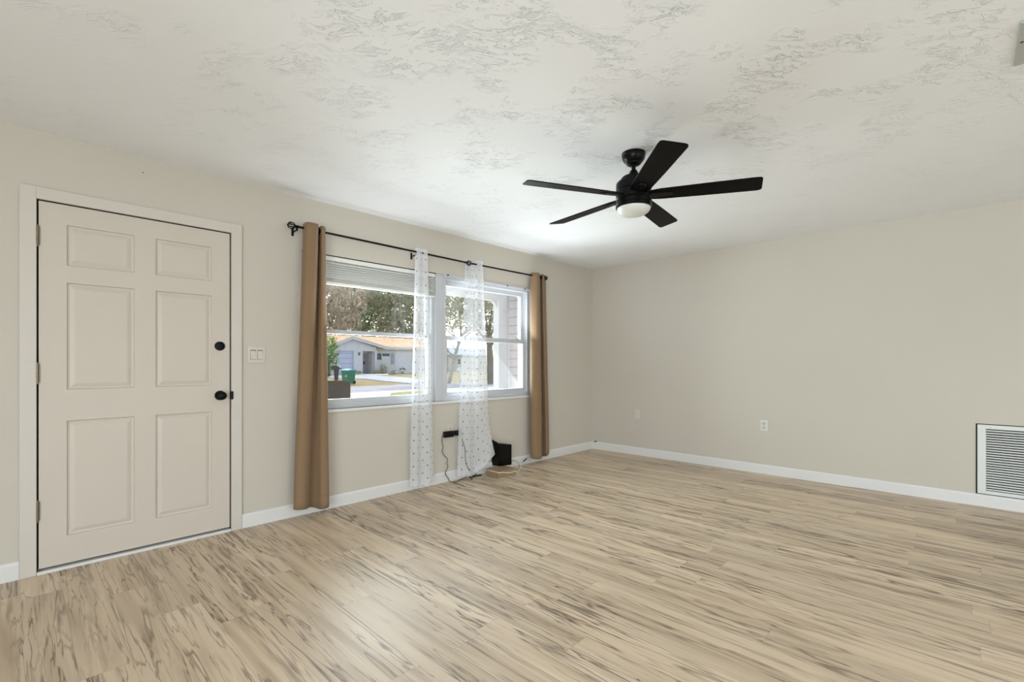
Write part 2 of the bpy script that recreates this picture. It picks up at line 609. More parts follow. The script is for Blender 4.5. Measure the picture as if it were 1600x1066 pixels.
M = {
    'wall': wall_paint('wall_paint', srgb(206, 198, 185)),
    'ceiling': ceiling_mat(),
    'floor': floor_mat(),
    'trim': plain('white_trim', srgb(212, 204, 193), 0.42, var=0.01, scale=4),
    'base': plain('white_trim_lit', srgb(228, 225, 222), 0.42, var=0.01, scale=4),  # same paint as the trim; local light put into a paler copy
    'door': plain('door_paint', srgb(209, 198, 185), 0.45, var=0.01, scale=3),
    'vinyl': plain('window_vinyl', srgb(201, 202, 205), 0.4, var=0.01, scale=5),
    'plate': plain('plate_plastic', srgb(215, 207, 195), 0.4, var=0.01),
    'rocker': plain('rocker_plastic', srgb(214, 207, 196), 0.3, var=0.01),
    'seam': plain('plate_shadow_line', srgb(140, 130, 116), 0.7, var=0.02),  # shadow lines around the switch rockers put into colour
    'black': plain('black_plastic', (0.004, 0.004, 0.0045, 1), 0.35, var=0.1, ior=1.3),
    'gap': plain('dark_gap', (0.006, 0.006, 0.006, 1), 0.9, var=0.1),
    'rubber': plain('dark_cable', (0.02, 0.018, 0.016, 1), 0.6, var=0.1),
    'glossblack': plain('gloss_black', (0.002, 0.002, 0.0025, 1), 0.14, var=0.1, ior=1.32),
    'bronze': plain('black_metal', (0.004, 0.0038, 0.0038, 1), 0.30, metal=0.0, var=0.1, spec=0.5, ior=1.25),
    'blade': plain('black_blade', (0.004, 0.0035, 0.003, 1), 0.36, var=0.12, scale=6, spec=0.5, ior=1.12),
    'hinge': plain('aged_nickel', srgb(128, 116, 98), 0.38, metal=0.7, var=0.15, scale=60),
    'dome': plain('frosted_dome', srgb(226, 226, 220), 0.35, var=0.01),
    'screw': plain('dark_screw', (0.01, 0.01, 0.01, 1), 0.5),
    'glass': glass_mat(),
    'tan': fabric_mat('tan_curtain', srgb(152, 124, 94), 0.12, 0.10),
    'sheer': sheer_mat(),
    'blind': plain('blind_vinyl', srgb(232, 229, 220), 0.45, var=0.02),
    'card': patchy('cardboard', [(0.3, srgb(148, 124, 96)), (0.7, srgb(170, 146, 116))], 8.0, 0.85),
    'cream': plain('cream_cable', srgb(226, 222, 205), 0.5, var=0.03),
    'grille': plain('grille_enamel', srgb(224, 224, 220), 0.4, var=0.01),
    'grey': plain('vent_enamel', srgb(176, 178, 172), 0.45, var=0.02),
    # outdoors
    'lawn': patchy('dry_lawn', [(0.3, srgb(120, 108, 78)), (0.55, srgb(152, 138, 104)), (0.75, srgb(118, 124, 78))], 0.9),
    'green': patchy('green_grass', [(0.3, srgb(132, 134, 90)), (0.7, srgb(160, 162, 112))], 2.0),
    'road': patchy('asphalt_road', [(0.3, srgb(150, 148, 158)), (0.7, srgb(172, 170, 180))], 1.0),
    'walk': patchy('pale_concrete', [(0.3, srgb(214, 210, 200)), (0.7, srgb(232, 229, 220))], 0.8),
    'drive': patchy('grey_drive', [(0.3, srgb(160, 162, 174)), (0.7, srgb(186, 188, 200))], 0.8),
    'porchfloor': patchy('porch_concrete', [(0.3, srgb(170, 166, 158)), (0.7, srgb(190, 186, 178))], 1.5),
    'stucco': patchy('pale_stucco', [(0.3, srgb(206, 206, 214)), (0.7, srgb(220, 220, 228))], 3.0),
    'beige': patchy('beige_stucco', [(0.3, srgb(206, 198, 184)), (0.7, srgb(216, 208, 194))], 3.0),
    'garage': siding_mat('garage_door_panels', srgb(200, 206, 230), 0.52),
    'fascia': plain('fascia_paint', srgb(206, 206, 208), 0.5, var=0.02),
    'orangeroof': roof_mat('orange_shingles', srgb(196, 160, 128), srgb(226, 194, 160)),
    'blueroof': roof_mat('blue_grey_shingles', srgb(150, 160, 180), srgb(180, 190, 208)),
    'darkglass': plain('dark_glass', srgb(86, 92, 100), 0.08, var=0.05),
    'shade': plain('window_shade', srgb(206, 216, 224), 0.5, var=0.03),
    'shutter': plain('grey_shutter', srgb(168, 168, 180), 0.6, var=0.03),
    'greydoor': plain('grey_door', srgb(150, 148, 158), 0.5, var=0.03),
    'siding': siding_mat('lap_siding', srgb(236, 233, 240), 0.136),
    'porchwhite': plain('porch_white', srgb(236, 236, 242), 0.5, var=0.02),
    'bin': plain('green_cart', srgb(44, 122, 96), 0.45, var=0.06, scale=5),
    'binlid': plain('teal_lid', srgb(110, 182, 206), 0.4, var=0.05, scale=5),
    'wheel': plain('black_wheel', (0.02, 0.02, 0.02, 1), 0.7),
    'paper': plain('white_sticker', srgb(226, 230, 224), 0.6, var=0.02),
    'taupe': patchy('taupe_sling', [(0.3, srgb(58, 50, 45)), (0.7, srgb(70, 61, 55))], 6.0, 0.7),
    'darkbox': plain('dark_brown_metal', srgb(70, 62, 60), 0.5, var=0.08),
    'bark': patchy('brown_bark', [(0.3, srgb(84, 74, 62)), (0.7, srgb(124, 112, 96))], 5.0),
    'palebark': patchy('pale_bark', [(0.3, srgb(150, 142, 130)), (0.7, srgb(186, 178, 164))], 5.0),
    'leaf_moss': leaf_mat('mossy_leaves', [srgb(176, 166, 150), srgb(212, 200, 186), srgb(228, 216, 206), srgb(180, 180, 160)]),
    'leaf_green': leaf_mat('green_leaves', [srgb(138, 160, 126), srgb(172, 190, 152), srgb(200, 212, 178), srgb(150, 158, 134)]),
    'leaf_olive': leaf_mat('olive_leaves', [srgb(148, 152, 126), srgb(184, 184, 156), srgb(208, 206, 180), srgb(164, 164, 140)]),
    'leaf_bright': leaf_mat('bright_leaves', [srgb(70, 110, 46), srgb(110, 150, 66), srgb(150, 180, 96), srgb(84, 104, 58)]),
}

# ------------------------------------------------------------------ room shell
BX, BY = -3.0, -5.2                           # room continues behind the camera
T = 0.2
f = MB()
f.box(BX - T, WX + T, BY - T, WY + T, -0.15, 0.0)
tag(f.build('floor', M['floor']), kind='structure')
c = MB()
c.box(BX - T, WX + T, BY - T, WY + T, CH, CH + 0.2)
tag(c.build('ceiling', M['ceiling']), kind='structure')

DX0, DX1, DZ1 = 0.064, 1.013, 2.064           # front door opening
NX0, NX1, NZ0, NZ1 = 1.50, 4.140, 0.790, 2.030  # window opening
w = MB()
w.box(BX - T, DX0, WY, WY + T, 0, CH)
w.box(DX0, DX1, WY, WY + T, DZ1, CH)
w.box(DX1, NX0, WY, WY + T, 0, CH)
w.box(NX0, NX1, WY, WY + T, 0, NZ0)
w.box(NX0, NX1, WY, WY + T, NZ1, CH)
w.box(NX1, WX + T, WY, WY + T, 0, CH)
tag(w.build('wall_front', M['wall']), kind='structure')
w = MB()
w.box(WX, WX + T, BY - T, WY, 0, CH)
tag(w.build('wall_right', M['wall']), kind='structure')
w = MB()                                      # wall behind the camera with an opening added for the fill lamp
w.box(BX - T, -0.4, BY - T, BY, 0, CH)
w.box(-0.4, 3.2, BY - T, BY, 2.1, CH)
w.box(3.2, WX + T, BY - T, BY, 0, CH)
tag(w.build('wall_back', M['wall']), kind='structure')
w = MB()  # left wall, its opening added for the side fill lamp
w.box(BX - T, BX, BY, -2.8, 0, CH)
w.box(BX - T, BX, -2.8, 0.4, 2.25, CH)
w.box(BX - T, BX, 0.4, WY, 0, CH)
tag(w.build('wall_left', M['wall']), kind='structure')


def baseboard(name, x0, x1, y0, y1, axis, side):
    """board with an eased top; profile extruded along the wall"""
    m = MB()
    t, h = 0.013, 0.098
    prof = [(0, 0), (t, 0), (t, h - 0.016), (t * 0.8, h - 0.006), (t * 0.35, h), (0, h)]
    if axis == 'x':
        poly = [(x0, y0 - a, b) for a, b in prof]
        m.prism(poly, (x1 - x0, 0, 0))
    else:
        poly = [(x0 - a, y0, b) for a, b in prof]
        m.prism(poly, (0, y1 - y0, 0))
    return tag(m.build(name, M['base']), kind='structure')


baseboard('baseboard_front', DX1 + 0.067, WX - 0.013, WY, WY, 'x', -1)
baseboard('baseboard_left', BX, DX0 - 0.067, WY, WY, 'x', -1)
baseboard('baseboard_right', WX, WX, BY, WY, 'y', -1)

# ------------------------------------------------------------------ front door
# casing and threshold
m = MB()
cw, ct = 0.066, 0.018
m.box(DX0 - cw, DX0 - 0.001, WY - ct, WY, 0, DZ1 + cw, 0.003)
m.box(DX1 + 0.001, DX1 + cw, WY - ct, WY, 0, DZ1 + cw, 0.003)
m.box(DX0 - 0.002, DX1 + 0.002, WY - ct, WY, DZ1, DZ1 + cw, 0.003)
tag(m.build('trim_1', M['trim']), 'white casing around the front door', kind='structure')
m = MB()
m.box(DX0, DX1, WY - 0.022, WY + 0.15, 0, 0.017, 0.004)
tag(m.build('trim_2', M['base']), 'white threshold strip under the front door', kind='structure')
m = MB()
m.box(DX0, DX1, WY + 0.05, WY + 0.07, 0.017, DZ1)       # black sheet and strips put the shade of the door gaps into colour
m.box(DX0, DX0 + 0.003, WY + 0.0, WY + 0.05, 0.017, DZ1)
m.box(DX1 - 0.003, DX1, WY + 0.0, WY + 0.05, 0.017, DZ1)
m.box(DX0, DX1, WY + 0.0, WY + 0.05, DZ1 - 0.003, DZ1)
tag(m.build('trim_3', M['gap']), 'black weather strip darkening the gap around the front door', kind='structure')


def panel_door(x0, x1, z0, z1, yf, thick, cols, rows):
    """slab whose front face (towards -Y) carries moulded panels"""
    m = MB()
    xs = [x0] + [v for c_ in cols for v in c_] + [x1]
    zs = [z0] + [v for r_ in rows for v in r_] + [z1]
    bm = m.bm
    cache = {}

    def V(x, y, z):
        k = (round(x, 5), round(y, 5), round(z, 5))
        if k not in cache: cache[k] = bm.verts.new((x, y, z))
        return cache[k]
    for i in range(len(xs) - 1):
        for j in range(len(zs) - 1):
            a, b, c_, d = xs[i], xs[i + 1], zs[j], zs[j + 1]
            if i % 2 == 1 and j % 2 == 1:
                steps = [(0, 0), (0.005, 0.010), (0.014, 0.012), (0.030, 0.006), (0.036, 0.0045)]
                for (s0, d0), (s1, d1) in zip(steps[:-1], steps[1:]):
                    o_ = [(a + s0, c_ + s0), (b - s0, c_ + s0), (b - s0, d - s0), (a + s0, d - s0)]
                    n_ = [(a + s1, c_ + s1), (b - s1, c_ + s1), (b - s1, d - s1), (a + s1, d - s1)]
                    for k in range(4):
                        k2 = (k + 1) % 4
                        bm.faces.new((V(o_[k][0], yf + d0, o_[k][1]), V(o_[k2][0], yf + d0, o_[k2][1]),
                                      V(n_[k2][0], yf + d1, n_[k2][1]), V(n_[k][0], yf + d1, n_[k][1])))
                s, dd = steps[-1]
                bm.faces.new([V(x, yf + dd, z) for x, z in ((a + s, c_ + s), (b - s, c_ + s), (b - s, d - s), (a + s, d - s))])
            else:
                bm.faces.new([V(x, yf, z) for x, z in ((a, c_), (b, c_), (b, d), (a, d))])
    yb = yf + thick
    B = [bm.verts.new((x, yb, z)) for x, z in ((x0, z0), (x1, z0), (x1, z1), (x0, z1))]
    bm.faces.new(B)
    # edges
    bottom = [V(x, yf, z0) for x in xs]
    top = [V(x, yf, z1) for x in xs]
    left = [V(x0, yf, z) for z in zs]
    right = [V(x1, yf, z) for z in zs]
    bm.faces.new(bottom + [B[1], B[0]])
    bm.faces.new(top + [B[2], B[3]])
    bm.faces.new(left + [B[3], B[0]])
    bm.faces.new(right + [B[2], B[1]])
    return m


door = empty('door_1', (DX0, WY, 0.03))
tag(door, 'closed white six panel front door', kind='structure')
panel_door(DX0 + 0.0075, DX1 - 0.0075, 0.030, DZ1 - 0.0075, WY - 0.004, 0.044,
           [(0.184, 0.487), (0.591, 0.899)], [(0.185, 0.837), (1.012, 1.619), (1.716, 1.946)]).build('door_panel', M['door'], door)


def hinge(z):
    hx, hy = DX0 + 0.002, WY - 0.012
    m = MB()
    for k in range(5):
        z0 = z - 0.051 + k * 0.0206
        m.lathe([(0.0072, 0), (0.0072, 0.0192)], 14, Matrix.Translation((hx, hy, z0)))
    m.lathe([(0.0045, -0.056), (0.0045, 0.058)], 12, Matrix.Translation((hx, hy, z)))
    for s in (-1, 1):
        m.lathe([(0.0, s * 0.062), (0.005, s * 0.058), (0.0055, s * 0.052)], 12, Matrix.Translation((hx, hy, z)))
    m.box(hx - 0.006, hx + 0.010, hy + 0.002, hy + 0.010, z - 0.05, z + 0.05)
    m.build('hinge', M['hinge'], door, smooth=True)


for hz in (1.863, 1.107, 0.350):
    hinge(hz)
RYm = lambda x, y, z: Matrix.Translation((x, y, z)) @ Matrix.Rotation(R(90), 4, 'X')   # lathe axis towards -Y
m = MB()
m.lathe([(0.031, -0.004), (0.031, 0.006), (0.028, 0.012), (0.020, 0.014), (0.0, 0.0145)], 36, RYm(0.945, WY - 0.004, 1.279))
db = m.build('deadbolt', M['bronze'], door, smooth=True)
db['label'] = 'black deadbolt'
m = MB()
m.box(0.941, 0.949, WY - 0.033, WY - 0.016, 1.264, 1.294, 0.003)
m.build('thumb_turn', M['bronze'], db)
m = MB()
m.lathe([(0.033, -0.004), (0.033, 0.004), (0.029, 0.010), (0.014, 0.012)], 36, RYm(0.947, WY - 0.004, 0.942))
rose = m.build('door_knob', M['bronze'], door, smooth=True)
rose['label'] = 'black door knob'
m = MB()
m.lathe([(0.0125, 0.010), (0.0115, 0.028), (0.018, 0.034), (0.0265, 0.042), (0.0285, 0.050), (0.026, 0.058), (0.018, 0.064), (0.009, 0.066), (0.0, 0.0655)], 36, RYm(0.947, WY - 0.004, 0.942))
m.build('knob', M['bronze'], rose, smooth=True)
m = MB()
m.box(DX1 - 0.006, DX1 + 0.012, WY - 0.0225, WY - 0.0015, 0.912, 0.968, 0.004)
m.build('strike_plate', M['bronze'], door)


# ------------------------------------------------------------------ windows
def rect_frame(m, x0, x1, z0, z1, y0, y1, l, r, b, t, bev=0.003):
    m.box(x0, x0 + l, y0, y1, z0, z1, bev)
    m.box(x1 - r, x1, y0, y1, z0, z1, bev)
    m.box(x0 + l - 0.002, x1 - r + 0.002, y0 + 0.0005, y1 - 0.0005, z0, z0 + b, bev)
    m.box(x0 + l - 0.002, x1 - r + 0.002, y0 + 0.0005, y1 - 0.0005, z1 - t, z1, bev)
    return m


def pane(x0, x1, z0, z1, y, parent):
    m = MB()
    m.box(x0, x1, y - 0.002, y + 0.002, z0, z1)
    return m.build('glass_pane', M['glass'], parent)


MULX0, MULX1 = 2.776, 2.868
# left, wide unit
w1 = empty('window_1', (NX0, WY + 0.06, NZ0))
tag(w1, 'wide left window unit', kind='structure')
m = MB()
rect_frame(m, NX0, MULX0, NZ0, NZ1, WY + 0.030, WY + 0.13, 0.035, 0.035, 0.046, 0.036)
m.build('window_frame', M['vinyl'], w1)
m = MB()
rect_frame(m, NX0 + 0.033, MULX0 - 0.033, 0.834, 1.436, WY + 0.048, WY + 0.076, 0.030, 0.030, 0.034, 0.032)
s = m.build('lower_sash', M['vinyl'], w1)
pane(NX0 + 0.06, MULX0 - 0.06, 0.865, 1.405, WY + 0.062, s)
m = MB()
rect_frame(m, NX0 + 0.033, MULX0 - 0.033, 1.405, NZ1 - 0.034, WY + 0.082, WY + 0.110, 0.028, 0.028, 0.030, 0.180)
s = m.build('upper_sash', M['vinyl'], w1)
pane(NX0 + 0.06, MULX0 - 0.06, 1.43, 1.83, WY + 0.096, s)
m = MB()
m.box(2.10, 2.16, WY + 0.040, WY + 0.062, 1.434, 1.446, 0.003)
m.build('sash_latch', M['vinyl'], w1)
# mullion post
m = MB()
m.box(MULX0, MULX1, WY + 0.012, WY + 0.14, NZ0, NZ1, 0.004)
m.box(MULX0 - 0.012, MULX0 + 0.004, WY + 0.04, WY + 0.12, NZ0 + 0.04, NZ1 - 0.02)
tag(m.build('trim_4', M['vinyl']), 'white mullion between the two windows', kind='structure')
# right, narrower unit
w2 = empty('window_2', (MULX1, WY + 0.06, NZ0))
tag(w2, 'narrower right window unit', kind='structure')
m = MB()
rect_frame(m, MULX1, NX1, NZ0, NZ1, WY + 0.010, WY + 0.13, 0.034, 0.045, 0.042, 0.046)
m.box(MULX1, NX1, WY - 0.006, WY + 0.03, NZ1 - 0.020, NZ1 + 0.004, 0.004)
m.build('window_frame', M['vinyl'], w2)
m = MB()
rect_frame(m, MULX1 + 0.030, NX1 - 0.040, 0.830, 1.436, WY + 0.040, WY + 0.075, 0.044, 0.044, 0.044, 0.046)
s = m.build('lower_sash', M['vinyl'], w2)
pane(MULX1 + 0.07, NX1 - 0.08, 0.87, 1.395, WY + 0.058, s)
m = MB()
rect_frame(m, MULX1 + 0.030, NX1 - 0.040, 1.398, NZ1 - 0.040, WY + 0.080, WY + 0.112, 0.036, 0.036, 0.034, 0.050)
s = m.build('upper_sash', M['vinyl'], w2)
pane(MULX1 + 0.06, NX1 - 0.07, 1.43, 1.95, WY + 0.096, s)
m = MB()
p = at(807, 528, WY + 0.05)
m.box(p.x - 0.03, p.x + 0.03, WY + 0.036, WY + 0.06, 1.434, 1.448, 0.004)
m.build('sash_latch', M['vinyl'], w2)
for px, py in ((700, 430), (793, 447), (820, 452)):
    p = at(px, py, WY - 0.006)
    m = MB()
    m.box(p.x - 0.012, p.x + 0.012, WY - 0.010, WY - 0.004, p.z - 0.006, p.z + 0.006, 0.002)
    m.build('clip', M['screw'], w2)
# sill
m = MB()
m.box(NX0 - 0.01, NX1 + 0.012, WY - 0.014, WY + 0.04, NZ0 - 0.026, NZ0, 0.006)
tag(m.build('trim_5', M['base']), 'white sill along the bottom of the window', kind='structure')
m = MB()
m.box(NX0, MULX0, WY + 0.004, WY + 0.05, NZ1 - 0.007, NZ1)  # solid black strip: shade under the window head put into colour
tag(m.build('trim_6', M['gap']), 'black strip painting the shaded gap along the top of the left window', kind='structure')

# ------------------------------------------------------------------ mini blind raised in the left unit
bl = empty('mini_blind', (NX0 + 0.02, WY + 0.02, 1.80))
tag(bl, 'white mini blind pulled up at the top of the left window', 'blind')
bx0, bx1 = NX0 + 0.012, MULX0 - 0.012
m = MB()
m.box(bx0, bx1, WY + 0.002, WY + 0.028, 1.990, 2.022, 0.003)
m.build('headrail', M['blind'], bl)
m = MB()
for k in range(7):                            # tilted, still a little apart
    z = 1.972 - k * 0.0190
    ang = R(38)
    hw = 0.0125
    dy, dz = hw * math.cos(ang), hw * math.sin(ang)
    m.prism([(bx0, WY + 0.015 - dy, z - dz), (bx0, WY + 0.015, z + 0.0015), (bx0, WY + 0.015 + dy, z + dz), (bx0, WY + 0.015 + dy, z + dz - 0.0012), (bx0, WY + 0.015 - dy, z - dz - 0.0012)], (bx1 - bx0, 0, 0))
for k in range(9):                            # stacked at the bottom
    z = 1.848 - k * 0.0042
    m.box(bx0, bx1, WY + 0.002, WY + 0.028, z, z + 0.0016)
m.build('slats', M['blind'], bl)
m = MB()
m.box(bx0, bx1, WY + 0.002, WY + 0.028, 1.796, 1.811, 0.003)
m.build('bottom_rail', M['blind'], bl)
m = MB()
m.bm.free()
for x in (NX0 + 0.25, (NX0 + MULX0) / 2, MULX0 - 0.25):
    m = MB()
    m.tube([(x, WY + 0.001, 1.99), (x, WY + 0.001, 1.80)], 0.0009, 6)
    m.build('lift_cord', M['blind'], bl)

# ------------------------------------------------------------------ curtain rods
RYD = WY - 0.085                              # rod stands off the wall


def cage_finial(x, z, r, parent, direction):
    m = MB()
    for k in range(4):
        a = math.pi * k / 4
        pts = []
        for i in range(25):
            t = 2 * math.pi * i / 24
            p = Vector((r * math.cos(t), r * math.sin(t) * math.cos(a + t * 0.0), r * math.sin(t) * math.sin(a)))
            pts.append(Vector((x, RYD, z)) + p)
        m.tube(pts, 0.0032, 6)
    for s in (-1, 1):
        m.lathe([(0.0, 0.006), (0.007, 0.003), (0.009, 0.0), (0.006, -0.004), (0.0, -0.006)], 12,
                Matrix.Translation((x + s * r, RYD, z)) @ Matrix.Rotation(R(90), 4, 'Y'))
    m.lathe([(0.009, 0.0), (0.012, 0.006), (0.008, 0.014), (0.011, 0.022), (0.009, 0.03)], 16,
            Matrix.Translation((x + direction * r, RYD, z)) @ Matrix.Rotation(R(90 * direction), 4, 'Y'))
    return m.build('finial', M['bronze'], parent, smooth=True)


def bracket(x, z, parent):
    m = MB()
    m.box(x - 0.009, x + 0.009, WY - 0.005, WY, z - 0.055, z + 0.005, 0.002)
    m.tube([(x, WY - 0.004, z - 0.028), (x, RYD + 0.02, z - 0.026), (x, RYD, z - 0.020)], 0.0055, 10)
    m.tube([(x, RYD + 0.014 * math.cos(t), z + 0.014 * math.sin(t)) for t in [math.pi + i * math.pi / 10 for i in range(11)]], 0.0045, 8)
    m.box(x - 0.006, x + 0.006, RYD - 0.006, RYD + 0.006, z - 0.032, z - 0.010, 0.002)
    return m.build('bracket', M['bronze'], parent, smooth=True)


def rod(x0, x1, z0, z1, label, fin0, fin1, brs):
    e = empty('curtain_rod', (x0, RYD, z0))
    tag(e, label, 'curtain rod')
    m = MB()
    m.tube([(x0, RYD, z0), (x1, RYD, z1)], 0.0085, 16)
    m.build('pole', M['bronze'], e, smooth=True)
    if fin0: cage_finial(x0 - 0.022, z0, 0.025, e, 1)
    if fin1: cage_finial(x1 + 0.022, z1, 0.025, e, -1)
    for x in brs:
        bracket(x, z0 + (z1 - z0) * (x - x0) / (x1 - x0), e)
    return e


xA0 = at(460, 352, RYD).x
xA1 = at(730, 412, RYD).x
xB1 = at(850.5, 433, RYD).x
rod(xA0, xA1, 2.180, 2.166, 'long black curtain rod with cage finials over the wide left window', True, True, [at(464, 356, RYD).x, at(651, 396, RYD).x])
rod(xA1 + 0.052, xB1, 2.166, 2.171, 'short black curtain rod carrying the far tan curtain', False, True, [at(838, 430, RYD).x])


# ------------------------------------------------------------------ curtains
def curtain(name, top, bot, ztop, zbot, mat, thick, label, cat, nrow=44, wave=None, top_z=None, bot_z=None):
    """top / bot: control points (X, distance from the wall) of the fold line; rows blend between them"""
    a = spline([(x, d, 0) for x, d in top], 10)
    b = spline([(x, d, 0) for x, d in bot], 10)
    n = len(a)
    bm = bmesh.new()
    uvl = bm.loops.layers.uv.new('UVMap')
    arc = [0.0]
    for i in range(1, n):
        arc.append(arc[-1] + max((b[i] - b[i - 1]).length, (a[i] - a[i - 1]).length))
    H = ztop - zbot
    rows = []
    for j in range(nrow + 1):
        t = j / nrow
        s = t * t * (3 - 2 * t) * 0.35 + t * 0.65
        row = []
        for i in range(n):
            p = a[i].lerp(b[i], s)
            zt = ztop + (top_z(i / (n - 1)) if top_z else 0)
            zb = zbot + (bot_z(i / (n - 1)) if bot_z else 0)
            z = zt + (zb - zt) * t
            q = Vector((p.x, WY - p.y, z))
            w_ = 0.006 * mnoise.noise(Vector((arc[i] * 6, z * 2.2, 3.1))) * min(1, t * 4)
            q.y += w_
            q.x += 0.6 * w_
            if wave: q += wave(i / (n - 1), t)
            if q.y > WY - 0.012: q.y = WY - 0.012
            row.append((bm.verts.new(q), arc[i], (1 - t) * H))
        rows.append(row)
    for j in range(nrow):
        for i in range(n - 1):
            qd = (rows[j][i], rows[j][i + 1], rows[j + 1][i + 1], rows[j + 1][i])
            fc = bm.faces.new([q[0] for q in qd])
            fc.smooth = True
            for lp, q in zip(fc.loops, qd):
                lp[uvl].uv = (q[1], q[2])
    me = bpy.data.meshes.new(name)
    bm.to_mesh(me)
    bm.free()
    me.materials.append(mat)
    o = bpy.data.objects.new(name, me)
    C.objects.link(o)
    if thick:
        sd = o.modifiers.new('cloth', 'SOLIDIFY')
        sd.thickness = thick
        sd.offset = 0
    tag(o, label, cat)
    return o


def grommet(x, y, z, parent, tilt):
    m = MB()
    mt = Matrix.Translation((x, y, z)) @ Matrix.Rotation(tilt, 4, 'Z') @ Matrix.Rotation(R(90), 4, 'Y')
    pts = [mt @ Vector((0.020 * math.cos(t), 0.020 * math.sin(t), 0)) for t in [2 * math.pi * i / 24 for i in range(25)]]
    m.tube(pts, 0.004, 8)
    g_ = m.build('grommet', M['bronze'], parent, smooth=True)
    g_['label'] = 'black ring grommet'


X = lambda px, d: at(px, 500, WY - d).x
cl = curtain('curtain',
             [(X(474, .05), .045), (X(476, .10), .100), (X(481, .135), .138), (X(490, .145), .148), (X(496, .135), .138), (X(498, .09), .085), (X(499, .07), .06), (X(501, .10), .105), (X(504, .12), .120), (X(508, .10), .095), (X(508, .05), .055)],
             [(X(460, .05), .040), (X(459, .10), .095), (X(463, .14), .140), (X(473, .15), .155), (X(480, .13), .130), (X(483, .08), .075), (X(490, .07), .055), (X(496, .09), .085), (X(503, .13), .128), (X(513, .13), .130), (X(516, .08), .060)],
             2.215, 0.075, M['tan'], 0.0025, 'tan blackout curtain hanging between the front door and the window', 'curtain', bot_z=lambda u: -0.01 + 0.02 * math.sin(u * 5.5 + 0.4))
grommet(X(478, .1), RYD, 2.180, cl, R(-25))
grommet(X(498, .085), RYD, 2.179, cl, R(10))
cr = curtain('curtain',
             [(X(829, .05), .040), (X(833, .10), .080), (X(838, .13), .128), (X(842, .13), .130), (X(844, .09), .085), (X(845.5, .06), .060), (X(847, .10), .100), (X(849, .12), .118), (X(851.5, .10), .09), (X(852, .05), .055)],
             [(X(829, .05), .045), (X(832, .12), .110), (X(838, .15), .150), (X(845, .15), .152), (X(848, .12), .10), (X(849, .07), .060), (X(851, .09), .09), (X(854, .125), .125), (X(857.5, .11), .105), (X(858, .06), .06)],
             2.200, 0.085, M['tan'], 0.0025, 'tan blackout curtain hanging right of the window by the corner', 'curtain', bot_z=lambda u: -0.01 + 0.018 * math.sin(u * 4.5 + 2.6))
grommet(X(833, .085), RYD, 2.170, cr, R(-20))
grommet(X(845, .085), RYD, 2.171, cr, R(12))

curtain('sheer_curtain',
        [(X(649, .07), .066), (X(652, .10), .098), (X(656, .11), .112), (X(660, .09), .090), (X(663, .10), .096), (X(667, .11), .112), (X(669.5, .09), .080)],
        [(X(640, .06), .060), (X(646, .11), .110), (X(652, .11), .115), (X(658, .07), .066), (X(664, .10), .108), (X(671, .11), .114), (X(677.5, .07), .070)],
        2.205, 0.045, M['sheer'], 0, 'white dotted sheer curtain hanging down the left window near the middle', 'sheer curtain', bot_z=lambda u: 0.012 * math.sin(u * 9))


def hitch(u, t):
    k = max(0.0, (u - 0.45) / 0.55) * max(0.0, (t - 0.78) / 0.22)
    return Vector((0.02 * k, -0.05 * k, 0.16 * k * k ** 0.3))


curtain('sheer_curtain',
        [(X(726.5, .03), .030), (X(731, .04), .042), (X(736, .035), .036), (X(741, .05), .050), (X(746, .10), .100), (X(751, .11), .112), (X(755.5, .08), .075)],
        [(X(714.5, .06), .060), (X(724, .12), .115), (X(733, .12), .120), (X(742, .08), .072), (X(749, .11), .112), (X(758, .12), .124), (X(766.5, .09), .085)],
        2.205, 0.045, M['sheer'], 0, 'white dotted sheer curtain hanging down the right window behind the black modem', 'sheer curtain', wave=hitch, bot_z=lambda u: 0.012 * math.sin(u * 9))


# ------------------------------------------------------------------ electrical plates
def outlet(px, py, wall, label, blank=False, mat='plate'):
    if wall == 'front':
        p = at(px, py, WY)
        mt = Matrix.Translation(p)
    else:
        p = atx(px, py, WX)
        mt = Matrix.Translation(p) @ Matrix.Rotation(R(-90), 4, 'Z')
    e = empty('wall_outlet', (0, 0, 0))
    e.matrix_basis = mt
    e.location, e.rotation_euler = mt.to_translation(), mt.to_euler()
    tag(e, label, 'outlet')
    m = MB()
    m.box(-0.036, 0.036, -0.007, 0.0, -0.058, 0.058, 0.003)
    m.build('cover_plate', M[mat], e, local=True)
    if blank:
        for s in (-1, 1):
            m = MB()
            m.lathe([(0.0, 0.0015), (0.003, 0.001), (0.0035, -0.001)], 10, Matrix.Translation((0, -0.007, s * 0.042)) @ Matrix.Rotation(R(90), 4, 'X'))
            m.build('screw', M['plate'], e, local=True)
        return e
    for s in (-1, 1):
        m = MB()
        m.box(-0.017, 0.017, -0.010, -0.006, s * 0.0205 - 0.0145, s * 0.0205 + 0.0145, 0.003)
        r_ = m.build('receptacle', M['rocker'], e, local=True)
        m = MB()
        for x in (-0.0065, 0.0065):
            m.box(x - 0.0013, x + 0.0013, -0.0106, -0.0095, s * 0.0205 - 0.002, s * 0.0205 + 0.008)
        m.lathe([(0.0028, -0.0005), (0.0028, 0.0006)], 10, Matrix.Translation((0, -0.0101, s * 0.0205 - 0.008)) @ Matrix.Rotation(R(90), 4, 'X'))
        m.build('slots', M['gap'], r_, local=True)
    m = MB()
    m.lathe([(0.0, 0.0015), (0.003, 0.001), (0.0035, -0.001)], 10, Matrix.Translation((0, -0.007, 0)) @ Matrix.Rotation(R(90), 4, 'X'))
    m.build('screw', M['plate'], e, local=True)
    return e


outlet(702.5, 672, 'front', 'white wall outlet under the window with black adapters plugged in')
outlet(996.5, 647.5, 'right', 'blank cover plate low on the right wall, nearest the corner', True)
outlet(1194, 665, 'right', 'white duplex outlet low in the middle of the right wall', mat='grille')

